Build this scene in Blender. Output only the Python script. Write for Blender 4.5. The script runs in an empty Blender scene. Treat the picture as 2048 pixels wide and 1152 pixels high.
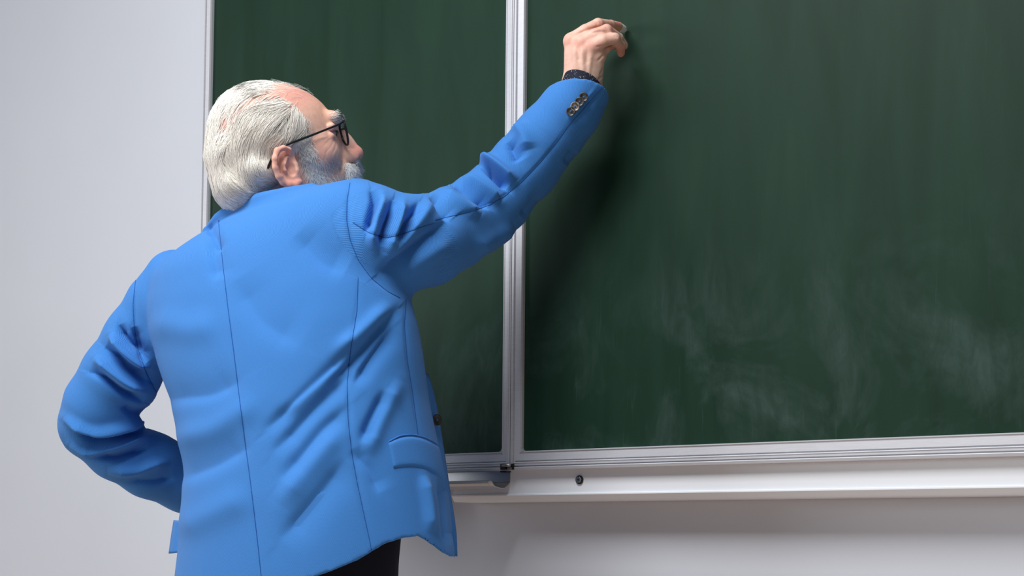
import bpy, math, random
import numpy as np
from mathutils import Matrix, Vector
from mathutils.bvhtree import BVHTree

rng = np.random.default_rng(7)
random.seed(7)
scene = bpy.context.scene
COL = scene.collection

# ------------------------------------------------------------------ camera
F = 2844.0            # focal length in pixels of the 2048 px wide frame (50 mm)
CX, CY = 1024.0, 956.0  # principal point (verticals were straightened with a shift)
YAW = math.radians(35.0)
upc = np.array([(1580 - CX) / F, (-57700 - CY) / F, 1.0]); upc /= np.linalg.norm(upc)
xc = np.array([math.cos(YAW), 0.0, -math.sin(YAW)])
xc -= upc * xc.dot(upc); xc /= np.linalg.norm(xc)
yc = np.cross(upc, xc)
M = np.stack([xc, yc, upc], 1)              # camera = M @ world   (camera: x right, y down, z forward)
Z0 = 2.37
P0 = np.array([(1250 - CX) / F, (60 - CY) / F, 1.0]) * Z0
t0 = M.T @ P0
CAM = np.array([-t0[0], -t0[1], 0.93])      # the chalk touches the board at x = 0, y = 0

def c2w(p):
    return np.asarray(p, float) @ M + CAM
def px(x, y, z):
    return np.array([(x - CX) / F * z, (y - CY) / F * z, z])
def pw(x, y, z):
    return c2w(px(x, y, z))
def on_y(x, y, Y=0.0):
    d = px(x, y, 1.0) @ M
    return CAM + d * ((Y - CAM[1]) / d[1])
def w2px(P):
    c = (np.asarray(P) - CAM) @ M.T
    return np.stack([CX + F * c[..., 0] / c[..., 2], CY + F * c[..., 1] / c[..., 2]], -1)

cam_d = bpy.data.cameras.new('camera'); cam = bpy.data.objects.new('camera', cam_d); COL.objects.link(cam)
cam_d.sensor_width = 36.0; cam_d.lens = F / 2048 * 36.0
cam_d.shift_y = (CY - 576) / 2048.0
cam_d.clip_start = 0.05
mw = Matrix.Identity(4)
for i in range(3):
    mw[i][0] = M.T[i][0]; mw[i][1] = -M.T[i][1]; mw[i][2] = -M.T[i][2]; mw[i][3] = CAM[i]
cam.matrix_world = mw
scene.camera = cam

# ------------------------------------------------------------------ world, lights, exposure
world = bpy.data.worlds.new('world'); scene.world = world; world.use_nodes = True
bg = world.node_tree.nodes['Background']
bg.inputs[0].default_value = (0.86, 0.92, 1.0, 1); bg.inputs[1].default_value = 0.22

def area(name, loc, target, size, power, color, size_y=None):
    l = bpy.data.lights.new(name, 'AREA'); l.energy = power; l.color = color
    l.shape = 'RECTANGLE'; l.size = size; l.size_y = size_y or size
    o = bpy.data.objects.new(name, l); COL.objects.link(o); o.location = loc
    o.rotation_euler = (Vector(target) - Vector(loc)).to_track_quat('-Z', 'Y').to_euler()
    return o
# the room's ceiling lamp, and the row of windows in its left side wall, both out of the picture
area('ceiling_lamp_offscreen', (-0.05, -1.75, 3.0), (-0.05, -1.74, 0.0), 1.3, 105, (0.96, 0.98, 1.0), 1.2)
area('window_left_offscreen', (-3.95, -4.2, 1.8), (0.0, -4.19, 1.8), 3.0, 150, (0.93, 0.97, 1.0), 1.5)

scene.view_settings.view_transform = 'Standard'; scene.view_settings.look = 'None'
scene.view_settings.gamma = 1.0; scene.view_settings.use_curve_mapping = False
scene.view_settings.exposure = -0.28

# ------------------------------------------------------------------ materials
def srgb(r, g, b):
    def l(v):
        v /= 255.0
        return v / 12.92 if v <= 0.04045 else ((v + 0.055) / 1.055) ** 2.4
    return (l(r), l(g), l(b), 1.0)

class Mat:
    def __init__(s, name, color=(0.8, 0.8, 0.8, 1), rough=0.5, metal=0.0, spec=0.5):
        s.m = bpy.data.materials.new(name); s.m.use_nodes = True
        s.nt = s.m.node_tree; s.b = s.nt.nodes['Principled BSDF']
        s.b.inputs['Base Color'].default_value = color
        s.b.inputs['Roughness'].default_value = rough
        s.b.inputs['Metallic'].default_value = metal
        s.b.inputs['Specular IOR Level'].default_value = spec
    def n(s, t, **kw):
        nd = s.nt.nodes.new(t)
        for k, v in kw.items():
            if k in nd.inputs: nd.inputs[k].default_value = v
            else: setattr(nd, k, v)
        return nd
    def l(s, a, b): s.nt.links.new(a, b)
    def coords(s, scale=(1, 1, 1), rot=(0, 0, 0)):
        tc = s.n('ShaderNodeTexCoord'); mp = s.n('ShaderNodeMapping')
        mp.inputs['Scale'].default_value = scale; mp.inputs['Rotation'].default_value = rot
        s.l(tc.outputs['Object'], mp.inputs[0]); return mp.outputs[0]
    def noise(s, vec, scale, detail=4, rough=0.55, dist=0.0):
        t = s.n('ShaderNodeTexNoise'); t.inputs['Scale'].default_value = scale
        t.inputs['Detail'].default_value = detail; t.inputs['Roughness'].default_value = rough
        t.inputs['Distortion'].default_value = dist
        if vec is not None: s.l(vec, t.inputs['Vector'])
        return t.outputs['Fac']
    def ramp(s, fac, stops):
        r = s.n('ShaderNodeValToRGB'); e = r.color_ramp.elements
        e[0].position, e[0].color = stops[0]; e[1].position, e[1].color = stops[-1]
        for p, c in stops[1:-1]:
            q = e.new(p); q.color = c
        s.l(fac, r.inputs[0]); return r.outputs[0]
    def math(s, op, a, b=None):
        m = s.n('ShaderNodeMath', operation=op)
        for i, v in enumerate((a, b)):
            if v is None: continue
            if isinstance(v, (int, float)): m.inputs[i].default_value = v
            else: s.l(v, m.inputs[i])
        return m.outputs[0]
    def mix(s, fac, a, b, mode='MIX'):
        m = s.n('ShaderNodeMix', data_type='RGBA', blend_type=mode)
        for i, v in ((0, fac), (6, a), (7, b)):
            if isinstance(v, (int, float, tuple)): m.inputs[i].default_value = v
            else: s.l(v, m.inputs[i])
        return m.outputs[2]
    def bump(s, h, strength, dist=0.001):
        b = s.n('ShaderNodeBump'); b.inputs['Strength'].default_value = strength
        b.inputs['Distance'].default_value = dist
        s.l(h, b.inputs['Height']); s.l(b.outputs[0], s.b.inputs['Normal'])
    def color(s, c): s.l(c, s.b.inputs['Base Color'])

def g(v): return (v, v, v, 1)

# painted wall: fine woven wallpaper under matt paint
m = Mat('wall_paint', srgb(226, 227, 232), 0.75, spec=0.25)
nz = m.noise(m.coords((1, 1, 0.25)), 160, 4)
big = m.noise(m.coords(), 1.6, 3)
m.color(m.ramp(big, [(0.3, srgb(208, 211, 219)), (0.7, srgb(214, 217, 225))]))
m.bump(nz, 0.10, 0.001); M_WALL = m.m
m = Mat('floor_linoleum', srgb(176, 128, 96), 0.45)
nz = m.noise(m.coords((1, 8, 1)), 5, 5); m.color(m.ramp(nz, [(0.3, srgb(184, 158, 138)), (0.7, srgb(202, 178, 158))])); M_FLOOR = m.m

# green chalkboard enamel with wiped chalk
def board_mat(name, seed, chalk):
    m = Mat(name, srgb(52, 78, 64), 0.5, spec=0.15)
    v = m.coords()
    off = m.n('ShaderNodeVectorMath', operation='ADD'); off.inputs[1].default_value = (seed, seed * 0.7, 0)
    m.l(v, off.inputs[0]); v = off.outputs[0]
    mp = m.n('ShaderNodeMapping'); mp.inputs['Scale'].default_value = (7, 1, 1.1); m.l(v, mp.inputs[0])
    streak = m.noise(mp.outputs[0], 2.2, 5, 0.55, 0.6)          # long vertical wipes
    base = m.ramp(streak, [(0.3, srgb(23, 48, 35)), (0.72, srgb(31, 57, 44))])
    mp2 = m.n('ShaderNodeMapping'); mp2.inputs['Scale'].default_value = (1.7, 1, 1.2); m.l(v, mp2.inputs[0])
    cl = m.noise(mp2.outputs[0], 3.0, 6, 0.6, 1.2)              # chalk dust clouds
    mp3 = m.n('ShaderNodeMapping'); mp3.inputs['Scale'].default_value = (6, 1, 1.8); m.l(v, mp3.inputs[0])
    fine = m.noise(mp3.outputs[0], 7.0, 6, 0.65, 1.5)
    sep = m.n('ShaderNodeSeparateXYZ'); tc = m.n('ShaderNodeTexCoord'); m.l(tc.outputs['Object'], sep.inputs[0])
    low = m.n('ShaderNodeMapRange'); low.interpolation_type = 'SMOOTHSTEP'
    low.inputs['From Min'].default_value = 1.50; low.inputs['From Max'].default_value = 1.16
    m.l(sep.outputs['Z'], low.inputs['Value'])                   # dust gathers where the sponge stops
    a = m.ramp(cl, [(0.46, g(0)), (0.70, g(1))])
    b = m.ramp(fine, [(0.36, g(0.35)), (0.70, g(1))])
    k = m.math('MULTIPLY', m.math('MULTIPLY', a, b), low.outputs[0])
    sc1 = m.n('ShaderNodeMapping'); sc1.inputs['Scale'].default_value = (40, 1, 2.5); m.l(v, sc1.inputs[0])
    scr = m.ramp(m.noise(sc1.outputs[0], 4.0, 3, 0.5, 0.9), [(0.66, g(0)), (0.80, g(1))])
    k2 = m.math('MULTIPLY', scr, m.math('ADD', m.math('MULTIPLY', low.outputs[0], 0.10), 0.04))
    col = m.mix(m.math('MULTIPLY', k, chalk), base, srgb(104, 124, 124))
    col = m.mix(m.math('MULTIPLY', k2, chalk), col, srgb(150, 165, 165))
    m.color(col)
    r = m.math('ADD', m.math('MULTIPLY', k, 0.2), 0.5); m.l(r, m.b.inputs['Roughness'])
    gr = m.noise(m.coords(), 900, 2); m.bump(gr, 0.06, 0.0005)
    return m.m
M_BOARD_R = board_mat('chalkboard_enamel', 3.3, 0.36)
M_BOARD_L = board_mat('chalkboard_enamel_wiped', 11.1, 0.25)

m = Mat('anodised_aluminium', srgb(208, 208, 212), 0.55, 0.3)
nz = m.noise(m.coords((1, 1, 60)), 60, 3); m.color(m.ramp(nz, [(0.3, srgb(198, 198, 203)), (0.7, srgb(214, 214, 218))])); M_ALU = m.m
m = Mat('tray_aluminium', srgb(190, 188, 188), 0.35, 0.85); M_TRAY = m.m
m = Mat('white_lacquer', srgb(236, 238, 242), 0.45); M_RAIL = m.m
M_BLACK = Mat('black_rubber', srgb(20, 20, 22), 0.5).m
M_STEEL = Mat('zinc_steel', srgb(170, 168, 165), 0.35, 0.9).m
M_DKSTEEL = Mat('dark_steel', srgb(70, 66, 62), 0.4, 0.8).m
m = Mat('chalk', srgb(240, 240, 236), 0.95, spec=0.1); M_CHALK = m.m

# jacket cloth: bright blue with a fine bird's-eye weave
def cloth_mat(name, c_lo, c_hi):
    m = Mat(name, c_hi, 0.85, spec=0.2)
    m.b.inputs['Sheen Weight'].default_value = 0.08; m.b.inputs['Sheen Roughness'].default_value = 0.5
    w = []
    for ang in (math.radians(52), math.radians(-38)):
        at = m.n('ShaderNodeAttribute', attribute_name='weave'); mp = m.n('ShaderNodeMapping')
        mp.inputs['Rotation'].default_value = (0, 0, ang); m.l(at.outputs['Vector'], mp.inputs[0]); v = mp.outputs[0]
        t = m.n('ShaderNodeTexWave', wave_type='BANDS', bands_direction='X', wave_profile='SIN')
        t.inputs['Scale'].default_value = 215; t.inputs['Distortion'].default_value = 0.6; t.inputs['Detail'].default_value = 1
        t.inputs['Detail Scale'].default_value = 2
        m.l(v, t.inputs['Vector']); w.append(t.outputs['Fac'])
    k = m.math('ADD', m.math('MULTIPLY', w[0], 0.55), m.math('MULTIPLY', m.math('MULTIPLY', w[0], w[1]), 0.5))
    h = m.noise(m.coords(), 700, 2)
    k = m.math('ADD', m.math('MULTIPLY', k, 0.8), m.math('MULTIPLY', h, 0.35))
    m.color(m.mix(k, c_lo, c_hi)); m.bump(k, 0.35, 0.0009)
    return m.m
M_BLUE = cloth_mat('blue_wool', (0.030, 0.160, 0.47, 1), (0.072, 0.275, 0.70, 1))
M_SEAM = Mat('seam_thread_shade', (0.02, 0.09, 0.32, 1), 0.9, spec=0.1).m  # navy stitching, its dark tone partly painted shade of the seam grooves
M_LINING = Mat('navy_lining', srgb(28, 32, 52), 0.5).m
m = Mat('navy_trousers', srgb(22, 24, 36), 0.85, spec=0.2); M_TROUSER = m.m
m = Mat('dotted_shirt', srgb(34, 36, 46), 0.8, spec=0.2)
vo = m.n('ShaderNodeTexVoronoi'); vo.inputs['Scale'].default_value = 430; m.l(m.coords((1, 1, 0.75)), vo.inputs['Vector'])
m.color(m.ramp(vo.outputs['Distance'], [(0.13, srgb(190, 196, 208)), (0.22, srgb(34, 37, 50))])); M_SHIRT = m.m
M_SHOE = Mat('black_leather', srgb(24, 20, 18), 0.35).m
m = Mat('horn_button', srgb(60, 54, 48), 0.3)
nz = m.noise(m.coords(), 180, 4); m.color(m.ramp(nz, [(0.35, srgb(34, 33, 33)), (0.65, srgb(92, 88, 82))])); M_BUTTON = m.m
m = Mat('pale_horn_button', srgb(150, 142, 132), 0.3)
nz = m.noise(m.coords(), 180, 4); m.color(m.ramp(nz, [(0.35, srgb(110, 102, 94)), (0.65, srgb(176, 168, 158))])); M_BUTTON_PALE = m.m
M_BUTTON_DARK = Mat('dark_horn_button', srgb(40, 36, 34), 0.45).m
M_FRAME = Mat('black_acetate', srgb(14, 14, 16), 0.3).m
m = Mat('spectacle_glass', (1, 1, 1, 1), 0.0)
tr = m.n('ShaderNodeBsdfTransparent'); gs = m.n('ShaderNodeBsdfGlossy'); gs.inputs['Roughness'].default_value = 0.02
mx = m.n('ShaderNodeMixShader'); mx.inputs[0].default_value = 0.05; m.l(tr.outputs[0], mx.inputs[1]); m.l(gs.outputs[0], mx.inputs[2])
m.l(mx.outputs[0], m.nt.nodes['Material Output'].inputs['Surface']); M_GLASS = m.m

m = Mat('skin', srgb(222, 172, 150), 0.5, spec=0.35)
at = m.n('ShaderNodeAttribute', attribute_name='tint'); 
n1 = m.noise(m.coords(), 140, 4, 0.6); n2 = m.noise(m.coords(), 900, 2)
spot = m.ramp(n1, [(0.30, srgb(205, 170, 165)), (0.55, g(1.0)), (0.8, (1.0, 0.96, 0.93, 1))])
m.color(m.mix(0.22, at.outputs['Color'], m.mix(1.0, at.outputs['Color'], spot, 'MULTIPLY')))
m.b.inputs['Subsurface Weight'].default_value = 0.12; m.b.inputs['Subsurface Radius'].default_value = (0.008, 0.003, 0.0015)
m.b.inputs['Subsurface Scale'].default_value = 0.6
m.bump(m.math('ADD', n1, m.math('MULTIPLY', n2, 0.4)), 0.25, 0.0012); M_SKIN = m.m
m = Mat('white_hair', srgb(226, 222, 214), 0.45, spec=0.4)
at = m.n('ShaderNodeAttribute', attribute_name='tint'); m.color(at.outputs['Color'])
M_HAIR = m.m
m = Mat('eye_white', srgb(205, 190, 182), 0.15)
M_EYE = m.m
M_LASH = Mat('eyelash', srgb(70, 52, 46), 0.7).m
M_IRIS = Mat('iris', srgb(48, 52, 56), 0.1).m

# ------------------------------------------------------------------ object helpers
def prop(o, label=None, cat=None, group=None, kind=None):
    if label: o['label'] = label
    if cat: o['category'] = cat
    if group: o['group'] = group
    if kind: o['kind'] = kind
    return o
def link(o, parent=None):
    COL.objects.link(o)
    if parent is not None:
        o.parent = parent
        # meshes are written in world coordinates: undo the parent's place
        pm = parent
        mat = Matrix.Identity(4)
        while pm is not None:
            mat = pm.matrix_basis @ mat
            pm = pm.parent
        o.matrix_parent_inverse = parent_world(parent).inverted()
    return o
def parent_world(p):
    m = p.matrix_basis.copy()
    if p.parent is not None:
        m = parent_world(p.parent) @ p.matrix_parent_inverse @ m
    return m
def mesh_np(name, V, faces, mat, parent=None, smooth=True, tint=None):
    """faces: (n,3) or (n,4) int array, or list of lists"""
    me = bpy.data.meshes.new(name)
    if isinstance(faces, np.ndarray):
        V = np.asarray(V, np.float32); n, k = faces.shape
        me.vertices.add(len(V)); me.vertices.foreach_set('co', V.ravel())
        me.loops.add(n * k); me.loops.foreach_set('vertex_index', faces.astype(np.int32).ravel())
        me.polygons.add(n); me.polygons.foreach_set('loop_start', np.arange(0, n * k, k, dtype=np.int32))
        me.polygons.foreach_set('loop_total', np.full(n, k, np.int32))
        me.update(calc_edges=True); me.validate()
    else:
        me.from_pydata([tuple(map(float, v)) for v in V], [], faces); me.update()
    me.polygons.foreach_set('use_smooth', np.full(len(me.polygons), smooth, bool))
    if tint is not None:
        a = me.attributes.new('tint', 'FLOAT_COLOR', 'POINT')
        t = np.ones((len(V), 4), np.float32); t[:, :3] = tint
        a.data.foreach_set('color', t.ravel())
    me.materials.append(mat)
    o = bpy.data.objects.new(name, me)
    return link(o, parent)
def empty(name, loc):
    o = bpy.data.objects.new(name, None); o.location = tuple(map(float, loc)); o.empty_display_size = 0.05
    COL.objects.link(o); return o
class MB:
    def __init__(s): s.v = []; s.f = []
    def add(s, V, Fc):
        o = len(s.v); s.v += [tuple(map(float, p)) for p in V]; s.f += [[i + o for i in q] for q in Fc]; return s
    def box(s, lo, hi):
        x0, y0, z0 = lo; x1, y1, z1 = hi
        V = [(x0, y0, z0), (x1, y0, z0), (x1, y1, z0), (x0, y1, z0), (x0, y0, z1), (x1, y0, z1), (x1, y1, z1), (x0, y1, z1)]
        return s.add(V, [[0, 3, 2, 1], [4, 5, 6, 7], [0, 1, 5, 4], [1, 2, 6, 5], [2, 3, 7, 6], [3, 0, 4, 7]])
    def sweep(s, rings, close=True, cap=True):
        n = len(rings[0]); V = [p for r in rings for p in r]; Fc = []
        for i in range(len(rings) - 1):
            for j in range(n if close else n - 1):
                k = (j + 1) % n
                Fc.append([i * n + j, i * n + k, (i + 1) * n + k, (i + 1) * n + j])
        if cap and close:
            Fc.append(list(range(n))[::-1]); Fc.append([(len(rings) - 1) * n + j for j in range(n)])
        return s.add(V, Fc)
    def tube(s, pts, r, n=10, cap=True):
        pts = np.asarray(pts, float); r = np.broadcast_to(np.asarray(r, float), (len(pts),))
        T = np.gradient(pts, axis=0); T /= np.linalg.norm(T, axis=1)[:, None]
        u = np.cross(T[0], [0.3, 0.5, 0.8]); u /= np.linalg.norm(u); rings = []
        for p, t, rr in zip(pts, T, r):
            u = u - t * u.dot(t); u /= np.linalg.norm(u); w = np.cross(t, u)
            rings.append([p + rr * (math.cos(a) * u + math.sin(a) * w) for a in np.linspace(0, 2 * math.pi, n, endpoint=False)])
        return s.sweep(rings, True, cap)
    def build(s, name, mat, parent=None, smooth=False, bevel=0):
        o = mesh_np(name, s.v, s.f, mat, parent, smooth)
        import bmesh
        bm = bmesh.new(); bm.from_mesh(o.data); bmesh.ops.recalc_face_normals(bm, faces=bm.faces)
        bm.to_mesh(o.data); bm.free()
        if bevel:
            b = o.modifiers.new('bevel', 'BEVEL'); b.width = bevel; b.segments = 2; b.limit_method = 'ANGLE'
        return o

# ------------------------------------------------------------------ the room
WALL_Y = 0.07
prop(MB().box((-4.0, WALL_Y, -0.02), (4.0, WALL_Y + 0.12, 3.2)).build('wall_back', M_WALL), 'pale grey-white painted wall behind the chalkboard', kind='structure')
prop(MB().box((-4.0, -4.5, -0.1), (4.0, WALL_Y, 0.0)).build('floor', M_FLOOR), 'warm brown classroom floor', kind='structure')

# ------------------------------------------------------------------ chalkboards
FR = -0.010                                   # front of the aluminium frames
xl0 = on_y(408, 5, FR)[0]; xl1 = on_y(428.5, 5, 0)[0]
xm0 = on_y(1011.7, 20, FR)[0]; xmid = on_y(1027.3, 20, FR)[0]; xm1 = on_y(1048.3, 20, FR)[0]
zi = on_y(1050, 901.5, FR)[2]; zo = on_y(1045, 940, FR)[2]
ztop = zo + 1.22
xr1 = xmid + (xmid - xl0) * 1.55

def frame_bar(p0, p1, inward, width, prof, m0, m1):
    """extrude a frame profile from p0 to p1 (outer edge, x/z), inward = unit vector to the panel,
    prof = [(distance from the inner edge 0..1 outward, y)], m0/m1 = mitre advance at the inner edge"""
    p0 = np.array(p0, float); p1 = np.array(p1, float); d = (p1 - p0) / np.linalg.norm(p1 - p0); inward = np.array(inward, float)
    rings = [[], []]
    for u, y in prof:
        off = inward * width * (1 - u)
        a = p0 + off + d * m0 * (1 - u); b = p1 + off - d * m1 * (1 - u)
        rings[0].append((a[0], y, a[1])); rings[1].append((b[0], y, b[1]))
    return MB().sweep(rings)
wide = [(0, 0.012), (0, -0.006), (0.03, -0.0095), (0.06, -0.0095), (0.09, -0.0075), (0.50, -0.0085), (0.52, -0.0060), (0.56, -0.0060), (0.58, -0.0105), (0.62, -0.0115), (0.66, -0.0100),
        (0.76, -0.0100), (0.78, -0.0065), (0.82, -0.0065), (0.84, -0.0125), (0.87, -0.0130), (1.0, -0.0115), (1.0, 0.022), (0.9, 0.022)]
slim = [(0, 0.012), (0, -0.006), (0.06, -0.0095), (0.12, -0.0095), (0.16, -0.0075), (0.60, -0.0090), (0.64, -0.0070), (0.68, -0.0070), (0.72, -0.0115), (0.88, -0.0115), (0.92, -0.0095), (1.0, -0.0085), (1.0, 0.022), (0.9, 0.022)]
bw = zi - zo
def chalkboard(name, x0, x1, wl, wr, mat, label):
    t = empty(name, ((x0 + x1) / 2, 0.02, zo)); prop(t, label, 'chalkboard')
    gap = 0.0006
    x0 += gap; x1 -= gap
    MB().box((x0 + wl * 0.8, 0.0, zo + bw * 0.8), (x1 - wr * 0.8, 0.018, ztop - bw * 0.8)).build('writing_surface', mat, t)
    frame_bar((x0, zo), (x1, zo), (0, 1), bw, wide, wl, wr).build('bottom_rail', M_ALU, t)
    frame_bar((x1, ztop), (x0, ztop), (0, -1), bw, wide, wr, wl).build('top_rail', M_ALU, t)
    frame_bar((x0, ztop), (x0, zo), (1, 0), wl, slim, bw, bw).build('stile', M_ALU, t)
    frame_bar((x1, zo), (x1, ztop), (-1, 0), wr, slim, bw, bw).build('stile', M_ALU, t)
    # rounded bead in the two lower corners of the surface
    for xx, sx in ((x0 + wl, 1), (x1 - wr, -1)):
        r = 0.006; zz = zo + bw
        pts = [(xx, zz)] + [(xx + sx * (r - r * math.sin(a)), zz + r - r * math.cos(a)) for a in np.linspace(0, math.pi / 2, 7)]
        MB().sweep([[(p[0], -0.0088, p[1]) for p in pts], [(p[0], 0.004, p[1]) for p in pts]]).build('corner_bead', M_ALU, t)
    return t
chalkboard('chalkboard', xl0, xmid, xl1 - xl0, xmid - xm0, M_BOARD_L, 'green chalkboard panel with a clean dark surface behind the man\'s head and back')
chalkboard('chalkboard', xmid, xr1, xm1 - xmid, xm1 - xmid, M_BOARD_R, 'wide green chalkboard panel with wiped chalk smears that the chalk is touching')

# hinge at the lower corner where the two boards meet
hx, hz = on_y(1017, 936, FR)[[0, 2]]
t = empty('board_hinge', (hx, -0.005, zo)); prop(t, 'small steel hinge joining the bottom corners of both chalkboards', 'hinge')
MB().box((hx - 0.014, -0.0155, zo + 0.001), (hx + 0.014, -0.012, zo + 0.011)).build('back_plate', M_BLACK, t, bevel=0.0008)
MB().tube([(hx - 0.008, -0.018, zo + 0.0075), (hx + 0.010, -0.018, zo + 0.0085)], 0.0026, 12).build('barrel', M_STEEL, t, True)
MB().box((hx - 0.009, -0.0185, zo + 0.0005), (hx - 0.001, -0.0155, zo + 0.0055)).build('leaf', M_DKSTEEL, t, bevel=0.0006)
MB().box((hx + 0.003, -0.018, zo + 0.001), (hx + 0.011, -0.0155, zo + 0.005)).build('leaf', M_STEEL, t, bevel=0.0006)

# aluminium chalk tray under the board behind the man
tx1 = on_y(1031, 955, 0.02)[0]; tx0 = xl0 + 0.05
tz = lambda y: on_y(1028, y, 0.0)[2]
zt0, ztb = zo + 0.002, tz(978)
hgt = zt0 - ztb
prof = [(0.022, 0.0), (0.022, -0.62 * hgt), (0.016, -0.80 * hgt), (0.006, -0.97 * hgt), (-0.004, -1.0 * hgt), (-0.018, -0.94 * hgt), (-0.026, -0.88 * hgt),
        (-0.031, -0.72 * hgt), (-0.036, -0.64 * hgt), (-0.041, -0.68 * hgt), (-0.043, -0.78 * hgt), (-0.040, -0.88 * hgt), (-0.036, -0.90 * hgt)]
pc = np.array(prof); tn = np.gradient(pc, axis=0); tn /= np.linalg.norm(tn, axis=1)[:, None]; nn = np.stack([-tn[:, 1], tn[:, 0]], 1)
loop = np.concatenate([pc + nn * 0.0008, (pc - nn * 0.0008)[::-1]])
t = empty('chalk_tray', ((tx0 + tx1) / 2, 0.0, ztb)); prop(t, 'aluminium chalk tray with curled lip under the board behind the man', 'chalk tray')
MB().sweep([[(x, p[0], zt0 + p[1]) for p in loop - np.array([0.018, 0.0])] for x in (tx0, tx1)], True, False).add([(tx1, p[0] - 0.018, zt0 + p[1]) for p in loop], [[i, i + 1, len(loop) - 2 - i, len(loop) - 1 - i] for i in range(len(pc) - 1)]).build('trough', M_TRAY, t)
MB().box((tx1 - 0.012, -0.0095, zo - 0.003), (tx1 + 0.001, 0.0045, zo + 0.0005)).build('end_clip', M_DKSTEEL, t)

# white wall rail under both boards
RY = 0.003
rz1 = on_y(1100, 988.2, RY)[2]; rz0 = on_y(1100, 1001.6, RY)[2]
rx0 = on_y(905, 1000, RY)[0]; rx1 = xr1 + 0.1
t = empty('wall_rail', ((rx0 + rx1) / 2, WALL_Y, rz0)); prop(t, 'long white wall rail with a rounded lower lip under the chalkboards', 'rail')
MB().box((rx0, RY + 0.002, rz1), (rx1, WALL_Y - 0.0005, zo + 0.09)).build('face_board', M_RAIL, t)
lip = [(RY - 0.001, rz1 + 0.0015), (RY - 0.0028, rz1 + 0.0005), (RY - 0.0030, rz1 - 0.0015), (RY + 0.0035, rz0 + 0.002), (RY + 0.006, rz0), (WALL_Y - 0.001, rz0), (WALL_Y - 0.001, rz1), (RY + 0.002, rz1 + 0.0015)]
MB().sweep([[(x, p[0], p[1]) for p in lip] for x in (rx0, rx1)]).build('lower_lip', M_RAIL, t)
sx, sz = on_y(1158.5, 959.5, RY)[[0, 2]]
def disc(cx, cz, r, y0, y1, n=28):
    return MB().sweep([[(cx + r * math.cos(a), y, cz + r * math.sin(a)) for a in np.linspace(0, 2 * math.pi, n, endpoint=False)] for y in (y0, y1)])
b = disc(sx, sz, 0.0072, RY - 0.0008, RY + 0.004).build('screw_recess', M_BLACK, t)
b = disc(sx - 0.0008, sz, 0.0058, RY - 0.0022, RY + 0.002, 6).build('screw_head', M_STEEL, t, bevel=0.0006)
disc(sx - 0.0008, sz, 0.0020, RY - 0.0024, RY - 0.001, 6).build('screw_socket', M_DKSTEEL, b)

# ------------------------------------------------------------------ implicit surfaces (used for the body and the clothes)
f32 = np.float32
def smin(a, b, k):
    h = np.clip(0.5 + 0.5 * (b - a) / k, 0, 1)
    return b + (a - b) * h - k * h * (1 - h)
def smax(a, b, k): return -smin(-a, -b, k)
def cone(P, a, b, ra, rb):
    X, Y, Z = P; ax, ay, az = map(f32, a); bx, by, bz = [f32(q - p) for p, q in zip(a, b)]
    px_, py_, pz_ = X - ax, Y - ay, Z - az
    t = np.clip((px_ * bx + py_ * by + pz_ * bz) / f32(bx * bx + by * by + bz * bz + 1e-12), 0, 1)
    return np.sqrt((px_ - t * bx) ** 2 + (py_ - t * by) ** 2 + (pz_ - t * bz) ** 2) - (f32(ra) + t * f32(rb - ra))
def chain(P, pts, k=None):
    d = None
    for (a, ra), (b, rb) in zip(pts[:-1], pts[1:]):
        e = cone(P, a, b, ra, rb)
        d = e if d is None else (np.minimum(d, e) if k is None else smin(d, e, k))
    return d
def ellip(P, c, r, rot=0.0):
    X, Y, Z = P; x, y, z = X - f32(c[0]), Y - f32(c[1]), Z - f32(c[2])
    if rot:
        cs, sn = f32(math.cos(rot)), f32(math.sin(rot)); x, y = x * cs + y * sn, y * cs - x * sn
    k0 = np.sqrt((x / f32(r[0])) ** 2 + (y / f32(r[1])) ** 2 + (z / f32(r[2])) ** 2)
    k1 = np.sqrt((x / f32(r[0] ** 2)) ** 2 + (y / f32(r[1] ** 2)) ** 2 + (z / f32(r[2] ** 2)) ** 2) + f32(1e-9)
    return k0 * (k0 - 1) / k1
def ball(P, c, r):
    X, Y, Z = P
    return np.sqrt((X - f32(c[0])) ** 2 + (Y - f32(c[1])) ** 2 + (Z - f32(c[2])) ** 2) - f32(r)
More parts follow.
